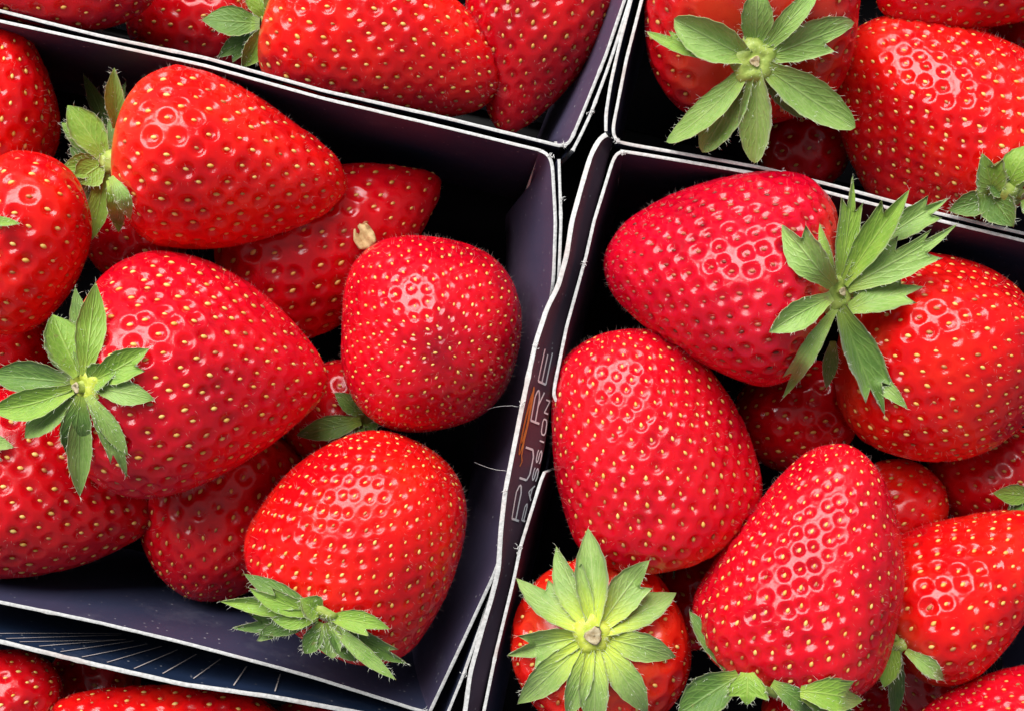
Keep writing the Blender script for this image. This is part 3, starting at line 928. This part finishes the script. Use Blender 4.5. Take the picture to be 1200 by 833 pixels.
# id: (base px, base z cm, tip px, tip z cm, width px, profile, skin, seeds, seed spacing px, pit depth, mesh step px, hairs, label)
SPEC = {
 # the middle-left tray
 'A1': ((138, 168), -.1, (408, 218), -.9, 206, 'long', 'scarlet', 'yellow', 24, .15, 2.25, 700, 'glossy tapering strawberry pointing right, just below the white rim at upper left'),
 'A2': ((275, 345), -2.6, (512, 212), -2.4, 180, 'conic', 'deep', 'gold', 25, .10, 3.0, 300, 'shaded strawberry with a dried tan petal stuck on it'),
 'A3': ((488, 374), -2.9, (528, 414), 1.0, 224, 'round', 'crimson', 'yellow', 19, .11, 2.25, 800, 'round blunt strawberry seen tip first with a small dark bruise'),
 'A4': ((92, 442), -.2, (388, 446), -.4, 284, 'conic', 'crimson', 'yellow', 24, .13, 2.25, 900, 'large conical strawberry with its leaf crown on the left in the middle-left tray'),
 'A5': ((-38, 262), .2, (102, 298), -1.0, 208, 'round', 'scarlet', 'yellow', 25, .14, 2.8, 500, 'strawberry cut by the left edge below the upper left corner one'),
 'A6': ((-40, 195), -1.5, (18, 32), -.9, 180, 'conic', 'scarlet', 'yellow', 23, .13, 2.8, 400, 'strawberry at the left edge with its tip up against the white rim'),
 'A7': ((-70, 545), -1.0, (176, 610), -1.6, 218, 'conic', 'deep', 'yellow', 24, .13, 2.8, 500, 'strawberry lying against the lower left edge of the middle-left tray'),
 'A8': ((290, 500), -2.7, (228, 702), -2.3, 185, 'round', 'deep', 'gold', 22, .11, 2.8, 350, 'shaded strawberry tucked below the large conical one, touching the front wall'),
 'A9': ((372, 716), -.9, (496, 536), .2, 240, 'barrel', 'scarlet', 'yellow', 19.5, .13, 2.25, 900, 'plump strawberry with its leaves on the front wall of the middle-left tray'),
 'A10': ((428, 505), -2.9, (345, 450), -2.9, 130, 'round', 'deep', 'gold', 22, .10, 3.4, 150, 'small shaded strawberry wedged between the round one and the large conical one'),
 'A11': ((-40, 400), -3.2, (75, 420), -3.2, 130, 'round', 'deep', 'gold', 22, .10, 3.6, 120, 'dark strawberry at the left edge under the cut-off one'),
 'A12': ((215, 290), -3.3, (100, 270), -3.1, 120, 'round', 'deep', 'gold', 22, .10, 3.6, 120, 'dark strawberry deep below the tapering one at upper left'),
 # the top-left tray
 'B1': ((-40, -60), -.7, (188, -22), -.8, 150, 'round', 'deep', 'yellow', 23, .11, 2.8, 400, 'strawberry at the top left corner above the white rim'),
 'B2': ((300, 10), -3.6, (150, 40), -3.6, 130, 'round', 'deep', 'gold', 22, .10, 3.6, 120, 'dark strawberry in the shade of the top-left tray'),
 'B3': ((318, 8), -1.2, (588, 100), -1.5, 198, 'blunt', 'scarlet', 'yellow', 21, .12, 2.25, 800, 'large strawberry lying along the rim of the top-left tray'),
 'B4': ((648, -80), -1.7, (592, 158), -2.1, 172, 'conic', 'deep', 'gold', 21, .11, 2.8, 350, 'strawberry pointing down beside the right wall of the top-left tray'),
 # the top-right tray
 'C1': ((886, 62), 1.0, (880, -70), -2.2, 262, 'round', 'deep', 'gold', 24, .12, 2.8, 500, 'strawberry showing its pale star of leaves in the top-right tray'),
 'C2': ((1200, 215), -1.5, (995, 44), -1.0, 236, 'blunt', 'scarlet', 'yellow', 20, .12, 2.25, 800, 'large glossy strawberry below the right end of the top edge'),
 'C3': ((1260, -48), -.4, (1026, 0), -.6, 120, 'round', 'deep', 'gold', 20, .10, 3.0, 200, 'strawberry cut by the top edge above the large glossy one'),
 'C4': ((890, 185), -3.3, (995, 150), -3.1, 120, 'round', 'deep', 'gold', 22, .10, 3.6, 120, 'dark strawberry below the star of leaves'),
 'C5': ((1250, 60), -2.8, (1150, 30), -2.6, 130, 'round', 'deep', 'gold', 22, .10, 3.6, 120, 'dark strawberry behind the large glossy one at the right edge'),
 # the right tray
 'D1': ((972, 345), .3, (708, 302), -.8, 242, 'blunt', 'pink', 'red', 21, .13, 2.25, 800, 'crimson strawberry pointing left with long leaves reaching over the rim'),
 'D2': ((992, 395), -1.1, (1222, 440), -.9, 244, 'round', 'scarlet', 'yellow', 20, .10, 2.25, 700, 'round strawberry at the right edge behind the long leaves'),
 'D3': ((792, 652), -.9, (714, 390), -.3, 220, 'barrel', 'crimson', 'yellow', 20, .13, 2.25, 800, 'blunt strawberry standing against the printed lip'),
 'D4': ((890, 802), .2, (997, 520), .4, 236, 'blunt', 'crimson', 'yellow', 20, .14, 2.25, 900, 'broad conical strawberry with its tip up, in front in the right tray'),
 'D5': ((1044, 752), -.6, (1232, 618), -.7, 186, 'blunt', 'scarlet', 'yellow', 22, .13, 2.25, 500, 'strawberry at the right edge beside the broad conical one'),
 'D6': ((696, 745), .6, (712, 775), -3.0, 206, 'round', 'orange', 'yellow', 25, .12, 2.8, 500, 'strawberry seen from above under a full yellow-green star of leaves'),
 'D7': ((990, 470), -2.8, (862, 505), -2.6, 130, 'round', 'deep', 'gold', 22, .10, 3.2, 200, 'shaded strawberry in the gap below the crimson one'),
 'D8': ((1005, 622), -2.4, (1106, 568), -1.8, 108, 'round', 'scarlet', 'gold', 21, .10, 3.0, 150, 'small strawberry peeping out right of the broad conical tip'),
 'D9': ((1230, 590), -2.9, (1090, 545), -2.7, 140, 'round', 'deep', 'gold', 22, .10, 3.2, 200, 'shaded strawberry below the round one at the right edge'),
 'D10': ((1300, 880), .2, (1068, 850), -.1, 190, 'conic', 'crimson', 'gold', 18, .12, 2.8, 500, 'strawberry cut by the bottom right corner'),
 'D11': ((900, 860), -3.2, (1045, 808), -2.9, 110, 'round', 'deep', 'gold', 22, .10, 3.6, 100, 'dark strawberry below the broad conical one at the bottom edge'),
 'D12': ((1130, 830), -3.4, (1040, 770), -3.2, 110, 'round', 'deep', 'gold', 22, .10, 3.6, 100, 'dark strawberry under two small leaves by the bottom right corner'),
 'D13': ((850, 730), -3.3, (760, 650), -3.2, 130, 'round', 'deep', 'gold', 22, .10, 3.6, 100, 'dark strawberry in the gap below the blunt one'),
 # the bottom-left tray
 'E1': ((-50, 842), -1.4, (64, 800), -1.1, 122, 'round', 'deep', 'yellow', 22, .13, 2.8, 250, 'strawberry at the bottom left corner below the printed rays'),
 'E2': ((330, 902), -1.2, (48, 840), -1.1, 148, 'blunt', 'scarlet', 'yellow', 22, .13, 2.6, 350, 'strawberry cut by the bottom edge below the printed rays'),
 'E3': ((160, 800), -3.4, (60, 790), -3.4, 110, 'round', 'deep', 'gold', 22, .10, 3.6, 80, 'dark strawberry between the two in the bottom-left tray'),
 'E4': ((440, 880), -2.6, (310, 850), -2.6, 100, 'round', 'deep', 'gold', 22, .10, 3.6, 80, 'dark strawberry at the bottom edge under the end of the rays'),
}
BER = {}
for n_, (key, sp_) in enumerate(SPEC.items()):
    BER[key] = Berry(sp_[0], sp_[1], sp_[2], sp_[3], sp_[4], sp_[5], 1000 + n_ * 17)
    if key == 'D4':      # leans over to its right-hand side
        w_ = np.array([8 * S, -3 * S, 0]); BER[key].bend = np.array([w_ @ BER[key].e1, w_ @ BER[key].e2])
    if key == 'A3':      # squarish, flat-shouldered fruit
        BER[key].am = np.array([0.045, 0.035, 0.035, 0.0])
        BER[key].ph = np.array([1.9, 0.6, 0.2, 0.0])
ROOT = {}
for key, sp_ in SPEC.items():
    ROOT[key] = build_berry(BER[key], sp_[12], BM[sp_[6]], sp_[7], sp_[8], sp_[9], sp_[10], sp_[11], ((517, 402), 34) if key == 'A3' else None)
BVH = {k: b.coarse() for k, b in BER.items()}

for q_, (t_, x_, y_) in enumerate(TUFTS):
    tuft({'A': tA, 'B': tB, 'C': tC, 'D': tD}[t_], x_, y_, 300 + q_, 0.0, 12, 0.75)
for q_, (x_, y_) in enumerate([(592, 575), (627, 404), (612, 472)]):
    tuft(tD, x_, y_, 330 + q_, LZ, 10, 0.6)

# ------------------------------------------------------------------ leaf crowns
def lift_needed(pt, keys, gap):
    """how far towards the camera a leaf point must move to lie on top of the berries under it"""
    d = CAM - pt; L = np.linalg.norm(d); d = d / L
    best = 0.0
    for k in keys:
        hit = BVH[k].ray_cast(Vector(CAM), Vector(-d), L + gap)
        if hit[0] is not None:
            best = max(best, L - hit[3] + gap)
    return best

def sepal(hub, tip, width, mat, parent, rng, lift=0.0, teeth=0, over=(), cup=0.25, roll=0.0, hair=24, twist=0.0, side=0.0, blunt=0.95):
    """one leaf of the crown from hub to tip (world points); width in metres"""
    L = np.linalg.norm(tip - hub)
    d = unit(tip - hub)
    up = unit(CAM - (hub + tip) / 2)
    up = unit(up - d * (up @ d))
    sd0 = np.cross(d, up)
    ctrl = (hub + tip) / 2 + up * lift + sd0 * side
    ns, nw = 26, 9
    s = np.linspace(0, 1, ns)
    C = ((1 - s) ** 2)[:, None] * hub + (2 * s * (1 - s))[:, None] * ctrl + (s ** 2)[:, None] * tip
    T = np.gradient(C, axis=0); T /= np.linalg.norm(T, axis=1)[:, None]
    prof = np.where(s < 0.5, 0.36 + 0.64 * np.sin(np.clip(s / 0.5, 0, 1) * math.pi / 2) ** 1.4, np.cos(np.clip((s - 0.5) / 0.5, 0, 1) * math.pi / 2) ** blunt)
    hw = width / 2 * prof
    tl = np.ones((ns, 2))
    fwd = np.zeros((ns, 2))
    for k in range(teeth):
        sdx = k % 2 if teeth > 1 else rng.integers(0, 2)
        st = (0.66 if k < 2 else 0.45) + rng.uniform(-.06, .06)
        after = s > st
        tl[after, sdx] *= 0.52
        near_ = np.exp(-((s - st + 0.03) / 0.05) ** 2) * (~after)
        fwd[:, sdx] += near_ * 0.13 * L
        tl[:, sdx] += near_ * 0.16
    w = np.linspace(-1, 1, nw)
    wav = Noise(rng, 1.1 / max(width, 1e-5))
    V = np.zeros((ns, nw, 3)); UV = np.zeros((ns, nw, 2)); NR = np.zeros((ns, nw, 3))
    for i in range(ns):
        ang = roll + twist * s[i]
        u = unit(up - T[i] * (up @ T[i]))
        sd = np.cross(T[i], u)
        sd, u = sd * math.cos(ang) + u * math.sin(ang), u * math.cos(ang) - sd * math.sin(ang)
        for j in range(nw):
            kx = 0 if w[j] < 0 else 1
            a = abs(w[j])
            jag = 1 + 0.03 * math.sin(s[i] * 37 + kx * 2 + rng.uniform(0, .6)) * (a > .95)
            V[i, j] = C[i] + sd * (w[j] * hw[i] * tl[i, kx] * jag) + u * (cup * hw[i] * (1.25 * a ** 1.5 - 0.35)) + T[i] * (fwd[i, kx] * a ** 2)
            UV[i, j] = (s[i], (w[j] + 1) / 2)
            NR[i, j] = u
    V += NR * (wav(V.reshape(-1, 3)).reshape(ns, nw) * 0.10 * width * np.minimum(1, s * 4)[:, None])[:, :, None]
    if over:
        need = np.zeros(ns)
        for i in range(0, ns):
            need[i] = max(lift_needed(V[i, j], over, 0.0005) for j in (0, 2, 4, 6, 8))
        nd = need.copy()
        for _ in range(2):
            nd = np.maximum(need, soften(np.maximum(nd, np.r_[nd[1:], nd[-1]])[:, None], 2)[:, 0])
        dirs = CAM - V; dirs /= np.linalg.norm(dirs, axis=2)[:, :, None]
        V = V + dirs * nd[:, None, None]
    th = 0.00016
    gu = np.gradient(V, axis=0); gw = np.gradient(V, axis=1)
    n = np.cross(gw, gu); n /= np.linalg.norm(n, axis=2)[:, :, None] + 1e-12
    flip = np.sign((n * (CAM - V)).sum(2).mean()); n *= flip
    edge = np.ones(nw); edge[0] = edge[-1] = 0.25
    A = V + n * (th * edge)[None, :, None]; Bm = V - n * (th * edge)[None, :, None]
    N = ns * nw
    verts = np.concatenate([A.reshape(-1, 3), Bm.reshape(-1, 3)])
    fs = []
    for i in range(ns - 1):
        for j in range(nw - 1):
            q = (i * nw + j, (i + 1) * nw + j, (i + 1) * nw + j + 1, i * nw + j + 1)
            fs.append(q if flip < 0 else q[::-1])
            q2 = tuple(N + x for x in q)
            fs.append(q2[::-1] if flip < 0 else q2)
        for j, rev in ((0, False), (nw - 1, True)):
            q = (i * nw + j, (i + 1) * nw + j, N + (i + 1) * nw + j, N + i * nw + j)
            fs.append(q if rev else q[::-1])
    o = mesh_obj('sepal', verts, np.array(fs), mat, parent)
    uvl = o.data.uv_layers.new(name='UVMap')
    uvs = np.concatenate([UV.reshape(-1, 2)] * 2)
    li = np.zeros(len(o.data.loops), np.int32); o.data.loops.foreach_get('vertex_index', li)
    uvl.data.foreach_set('uv', uvs[li].astype(np.float32).ravel())
    # collect hairs along margins and blade
    hp, hn = [], []
    for _ in range(hair):
        i = rng.integers(1, ns)
        j = rng.choice([0, nw - 1]) if rng.uniform() < 0.6 else rng.integers(0, nw)
        hp.append(V[i, j]); 
        out = unit(V[i, j] - C[i] - (V[i, 4] - C[i]) * 0.5 + 1e-9)
        hn.append(unit(out * (0.9 if j in (0, nw - 1) else 0.1) + n[i, j] * 0.5 + T[i] * 0.6))
    return o, hp, hn

def hub_mesh(center, axis_out, r, mat, parent, rng, stem_len, stem_r, name='calyx'):
    """domed disc the leaves spring from"""
    e1 = unit(np.cross(axis_out, [0.31, 0.9, 0.2])); e2 = np.cross(axis_out, e1)
    prof = [(1.0, -.34), (.92, -.05), (.72, .13), (.5, .18), (.36, .12), (.27, .10), (0, .10)]
    n = 28
    vs, fs = [], []
    for (q, h) in prof:
        for k in range(n):
            a = 2 * math.pi * k / n
            rr = q * r * (1 + 0.08 * math.sin(5 * a + 1) + 0.05 * rng.normal() * (q > .3))
            vs.append(center + e1 * rr * math.cos(a) + e2 * rr * math.sin(a) + axis_out * (h * r + 0.02 * r * rng.normal() * (q > .3)))
    for i in range(len(prof) - 1):
        for k in range(n):
            fs.append((i * n + k, i * n + (k + 1) % n, (i + 1) * n + (k + 1) % n, (i + 1) * n + k))
    o = mesh_obj(name, vs, np.array(fs), mat, parent)
    if stem_len > 0:
        vs, fs = [], []
        m = 14
        pr = [(1.15, -0.2, 0), (1.0, 0.4, 0), (.95, 1, 0), (1.02, 1.05, 1), (.8, 1.08, 1), (.4, .93, 1), (0, .86, 1)]
        mi = []
        for q, h, c in pr:
            for k in range(m):
                a = 2 * math.pi * k / m
                j = 1 + 0.16 * math.sin(3 * a + 0.7) + 0.06 * rng.normal()
                vs.append(center + (e1 * math.cos(a) + e2 * math.sin(a)) * stem_r * q * j + axis_out * (0.10 * r + h * stem_len + (0.08 * stem_len * rng.normal() if c else 0)))
        for i in range(len(pr) - 1):
            for k in range(m):
                fs.append((i * m + k, i * m + (k + 1) % m, (i + 1) * m + (k + 1) % m, (i + 1) * m + k)); mi.append(pr[i + 1][2])
        st = mesh_obj('stem_stub', vs, np.array(fs), [STEM, CUT], o, True, mi)
    return o

def crown(key, hub_px, hub_z, hub_r, leaves, seed, stem=(0.0, 0.0), hub_mat=None, axis=None, over=None, r0=0.5, hubname='calyx', buried=False, blunt_tip=0.95):
    """leaves: (tip x, tip y, width px, tip z offset cm, lift px, teeth, shade[, options])"""
    rng = np.random.default_rng(seed)
    B = BER[key]
    hub = P(*hub_px, hub_z * 0.01)
    k = (H - hub[2]) / H * S
    for kk_ in ([] if buried else [key]):
        dcam = unit(CAM - hub)
        hub = hub + dcam * lift_needed(hub, [kk_], 0.0004)
    ax = unit(np.array(axis)) if axis is not None else -B.a
    co = hub_mesh(hub, ax, hub_r * k, hub_mat or HUBG, ROOT[key], rng, stem[0] * k, stem[1] * k)
    HP, HN = [], []
    for lf in leaves:
        tx, ty, wd, dz, lift, teeth, shade = lf[:7]
        op = lf[7] if len(lf) > 7 else {}
        z = hub[2] + dz * 0.01
        tip = P(tx, ty, z)
        start_px = op.get('start')
        st = P(*start_px, hub[2] + op.get('sz', 0) * 0.01) if start_px else hub + unit((tip - hub) * [1, 1, 0.3]) * hub_r * k * r0 + np.array([0, 0, op.get('sz', 0.0) * 0.01])
        ov = op.get('over', over if over is not None else (key,))
        o, hp, hn = sepal(st, tip, wd * 0.86 * k, LM[shade], co, rng, lift * k, teeth, ov, op.get('cup', rng.uniform(.12, .6)), op.get('roll', rng.uniform(-.2, .2)), op.get('hair', 46), op.get('twist', rng.uniform(-.6, .6)), op.get('side', rng.uniform(-5, 5)) * k, blunt_tip)
        HP += hp; HN += hn
    # downy hairs round the disc
    for _ in range(110):
        a = rng.uniform(0, 6.28); e1 = unit(np.cross(ax, [0.31, 0.9, 0.2])); e2 = np.cross(ax, e1)
        rad = e1 * math.cos(a) + e2 * math.sin(a)
        HP.append(hub + rad * hub_r * k * rng.uniform(.3, 1.0) + ax * 0.08 * hub_r * k); HN.append(unit(rad * 0.8 + ax * 0.6))
    make_hairs('leaf_hairs', np.array(HP), np.array(HN), rng, (4 * k, 9 * k), 0.15 * k, LEAFHAIR, co)
    return co

# full star seen from above (bottom, right tray)
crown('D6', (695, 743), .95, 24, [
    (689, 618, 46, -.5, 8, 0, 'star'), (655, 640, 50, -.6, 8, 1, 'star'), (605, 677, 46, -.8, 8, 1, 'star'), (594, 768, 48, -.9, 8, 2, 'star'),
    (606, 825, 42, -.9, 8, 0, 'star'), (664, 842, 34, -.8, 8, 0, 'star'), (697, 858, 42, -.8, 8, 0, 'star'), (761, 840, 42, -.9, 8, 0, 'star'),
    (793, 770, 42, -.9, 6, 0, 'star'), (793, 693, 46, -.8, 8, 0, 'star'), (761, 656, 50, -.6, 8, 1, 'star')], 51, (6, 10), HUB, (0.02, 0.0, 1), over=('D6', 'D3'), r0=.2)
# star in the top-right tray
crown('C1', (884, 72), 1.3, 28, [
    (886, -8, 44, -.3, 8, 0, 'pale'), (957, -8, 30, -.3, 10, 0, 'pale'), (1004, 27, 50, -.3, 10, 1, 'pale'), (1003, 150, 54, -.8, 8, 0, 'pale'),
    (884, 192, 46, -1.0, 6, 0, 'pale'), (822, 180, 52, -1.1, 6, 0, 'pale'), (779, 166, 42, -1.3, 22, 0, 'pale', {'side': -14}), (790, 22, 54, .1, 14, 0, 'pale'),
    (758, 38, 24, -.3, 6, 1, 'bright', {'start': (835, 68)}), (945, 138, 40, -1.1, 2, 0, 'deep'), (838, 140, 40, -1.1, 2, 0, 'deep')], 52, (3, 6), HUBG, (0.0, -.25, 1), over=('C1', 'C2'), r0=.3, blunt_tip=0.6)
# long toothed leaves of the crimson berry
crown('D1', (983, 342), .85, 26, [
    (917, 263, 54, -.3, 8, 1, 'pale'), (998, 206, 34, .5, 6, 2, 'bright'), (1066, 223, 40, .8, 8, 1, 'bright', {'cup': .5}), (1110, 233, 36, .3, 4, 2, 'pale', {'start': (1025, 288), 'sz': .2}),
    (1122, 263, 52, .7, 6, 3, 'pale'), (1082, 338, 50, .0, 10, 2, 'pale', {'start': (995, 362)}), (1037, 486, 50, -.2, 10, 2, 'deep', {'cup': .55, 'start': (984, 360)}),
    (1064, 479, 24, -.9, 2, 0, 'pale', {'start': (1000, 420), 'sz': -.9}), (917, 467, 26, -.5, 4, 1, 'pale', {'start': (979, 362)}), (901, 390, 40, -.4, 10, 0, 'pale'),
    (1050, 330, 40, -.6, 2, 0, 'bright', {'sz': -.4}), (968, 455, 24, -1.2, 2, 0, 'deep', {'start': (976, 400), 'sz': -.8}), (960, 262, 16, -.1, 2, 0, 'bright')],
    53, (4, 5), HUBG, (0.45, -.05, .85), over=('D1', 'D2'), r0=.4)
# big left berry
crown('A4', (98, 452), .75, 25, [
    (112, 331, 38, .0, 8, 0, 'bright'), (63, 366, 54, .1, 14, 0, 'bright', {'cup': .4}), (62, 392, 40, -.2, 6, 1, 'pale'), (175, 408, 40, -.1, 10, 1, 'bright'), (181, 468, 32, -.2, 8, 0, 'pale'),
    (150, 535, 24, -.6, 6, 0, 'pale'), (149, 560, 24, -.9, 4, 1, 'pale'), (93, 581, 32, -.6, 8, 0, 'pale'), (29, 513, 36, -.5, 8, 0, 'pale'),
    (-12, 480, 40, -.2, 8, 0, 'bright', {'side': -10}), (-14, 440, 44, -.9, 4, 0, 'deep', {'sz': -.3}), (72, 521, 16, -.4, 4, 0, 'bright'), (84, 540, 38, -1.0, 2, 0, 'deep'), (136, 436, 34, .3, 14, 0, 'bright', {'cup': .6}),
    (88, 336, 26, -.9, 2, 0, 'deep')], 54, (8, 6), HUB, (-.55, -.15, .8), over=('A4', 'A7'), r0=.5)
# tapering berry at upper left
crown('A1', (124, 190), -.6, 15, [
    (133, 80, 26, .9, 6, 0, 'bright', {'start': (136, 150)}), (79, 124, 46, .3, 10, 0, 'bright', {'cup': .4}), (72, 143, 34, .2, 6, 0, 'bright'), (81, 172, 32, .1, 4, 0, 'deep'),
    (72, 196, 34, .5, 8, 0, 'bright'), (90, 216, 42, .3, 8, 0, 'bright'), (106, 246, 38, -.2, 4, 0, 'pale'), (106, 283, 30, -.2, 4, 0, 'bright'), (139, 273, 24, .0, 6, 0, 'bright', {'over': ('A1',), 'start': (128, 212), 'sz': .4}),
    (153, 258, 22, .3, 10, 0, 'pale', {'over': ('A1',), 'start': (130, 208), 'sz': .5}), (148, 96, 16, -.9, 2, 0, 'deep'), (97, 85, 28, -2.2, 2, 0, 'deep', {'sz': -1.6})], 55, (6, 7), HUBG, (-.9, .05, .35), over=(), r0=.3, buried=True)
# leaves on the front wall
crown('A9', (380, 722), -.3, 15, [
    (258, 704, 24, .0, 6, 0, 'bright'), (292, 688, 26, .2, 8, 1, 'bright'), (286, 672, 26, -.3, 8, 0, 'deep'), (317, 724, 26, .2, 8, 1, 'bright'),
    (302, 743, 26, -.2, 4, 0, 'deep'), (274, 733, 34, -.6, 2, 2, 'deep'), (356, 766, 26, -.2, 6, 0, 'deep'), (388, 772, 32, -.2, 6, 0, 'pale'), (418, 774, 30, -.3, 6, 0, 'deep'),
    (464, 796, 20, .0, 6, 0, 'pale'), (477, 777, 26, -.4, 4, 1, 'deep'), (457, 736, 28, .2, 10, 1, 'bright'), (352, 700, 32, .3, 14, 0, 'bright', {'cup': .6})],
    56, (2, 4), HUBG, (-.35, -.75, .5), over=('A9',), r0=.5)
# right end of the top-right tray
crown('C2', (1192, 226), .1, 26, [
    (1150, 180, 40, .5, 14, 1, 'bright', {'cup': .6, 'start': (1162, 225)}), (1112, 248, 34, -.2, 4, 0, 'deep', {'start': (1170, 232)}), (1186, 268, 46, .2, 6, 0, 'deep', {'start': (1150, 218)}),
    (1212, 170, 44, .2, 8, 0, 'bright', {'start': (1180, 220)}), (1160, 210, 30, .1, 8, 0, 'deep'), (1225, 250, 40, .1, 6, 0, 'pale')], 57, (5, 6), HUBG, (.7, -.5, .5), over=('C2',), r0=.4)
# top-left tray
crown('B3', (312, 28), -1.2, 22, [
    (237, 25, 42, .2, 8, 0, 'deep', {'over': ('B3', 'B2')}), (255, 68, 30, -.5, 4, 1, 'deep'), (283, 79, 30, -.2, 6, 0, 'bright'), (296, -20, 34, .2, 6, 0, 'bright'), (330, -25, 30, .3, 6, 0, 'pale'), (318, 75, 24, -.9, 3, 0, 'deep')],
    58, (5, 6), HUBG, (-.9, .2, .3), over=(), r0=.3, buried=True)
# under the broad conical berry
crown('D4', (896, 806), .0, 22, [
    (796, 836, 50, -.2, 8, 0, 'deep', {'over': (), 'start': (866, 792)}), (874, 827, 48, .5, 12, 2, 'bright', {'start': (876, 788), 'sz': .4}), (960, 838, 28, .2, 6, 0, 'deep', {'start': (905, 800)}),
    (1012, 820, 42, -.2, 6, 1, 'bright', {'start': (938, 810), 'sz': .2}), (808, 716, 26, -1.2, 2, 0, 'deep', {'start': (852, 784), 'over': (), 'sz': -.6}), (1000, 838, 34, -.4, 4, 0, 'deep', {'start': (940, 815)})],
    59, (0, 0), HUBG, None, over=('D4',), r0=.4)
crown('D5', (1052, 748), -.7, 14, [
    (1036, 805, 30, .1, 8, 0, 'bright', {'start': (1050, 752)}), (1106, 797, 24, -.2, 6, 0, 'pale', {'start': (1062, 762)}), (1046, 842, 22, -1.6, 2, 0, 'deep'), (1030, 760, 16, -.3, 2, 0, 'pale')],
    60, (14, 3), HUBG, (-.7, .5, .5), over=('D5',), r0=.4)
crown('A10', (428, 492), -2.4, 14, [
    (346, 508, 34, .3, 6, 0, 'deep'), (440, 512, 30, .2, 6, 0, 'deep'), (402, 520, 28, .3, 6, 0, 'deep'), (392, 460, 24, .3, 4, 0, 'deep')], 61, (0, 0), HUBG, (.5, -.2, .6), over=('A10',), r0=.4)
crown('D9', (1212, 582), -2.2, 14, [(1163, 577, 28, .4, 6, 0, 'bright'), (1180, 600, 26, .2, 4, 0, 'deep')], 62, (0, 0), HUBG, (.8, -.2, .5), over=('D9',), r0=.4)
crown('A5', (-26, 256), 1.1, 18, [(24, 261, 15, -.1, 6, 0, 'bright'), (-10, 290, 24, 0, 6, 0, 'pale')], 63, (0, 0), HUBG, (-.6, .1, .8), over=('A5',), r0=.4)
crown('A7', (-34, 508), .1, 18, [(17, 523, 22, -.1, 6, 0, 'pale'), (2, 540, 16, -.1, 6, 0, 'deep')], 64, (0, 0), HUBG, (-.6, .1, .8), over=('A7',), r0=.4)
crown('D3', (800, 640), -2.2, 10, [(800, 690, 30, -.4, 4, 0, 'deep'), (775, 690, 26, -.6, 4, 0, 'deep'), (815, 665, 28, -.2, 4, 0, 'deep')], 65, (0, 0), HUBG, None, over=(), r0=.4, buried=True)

# ------------------------------------------------------------------ a dried petal stuck to the shaded berry
rngp = np.random.default_rng(5)
pp = P(427, 277, -.012)
hit = BVH['A2'].ray_cast(Vector(CAM), Vector(unit(pp - CAM)), 1.0)
pp = np.array(hit[0]) + unit(CAM - pp) * 0.0008
kk = (H - pp[2]) / H * S
vs, fs = [], []
nu_, nw_ = 9, 9
for i in range(nu_):
    for j in range(nw_):
        a, b = i / (nu_ - 1) * 2 - 1, j / (nw_ - 1) * 2 - 1
        rr = 1 - 0.25 * abs(a * b)
        x = a * 13 * rr * (1 - .25 * b); y = b * 16 * rr
        x, y = x * .85 - y * .35, x * .4 + y * .9
        z = 5 * abs(a) ** 1.5 + 3 * math.sin(a * 5 + b * 2) + 0.7 * rngp.normal()
        vs.append(pp + np.array([x, y, z]) * kk)
        
for i in range(nu_ - 1):
    for j in range(nw_ - 1):
        fs.append((i * nw_ + j, (i + 1) * nw_ + j, (i + 1) * nw_ + j + 1, i * nw_ + j + 1))
petal = mesh_obj('dried_petal', vs, np.array(fs), DRY)
md = petal.modifiers.new('thickness', 'SOLIDIFY'); md.thickness = 0.00025
tag(petal, 'crumpled tan dried petal stuck on the shaded strawberry', 'petal')
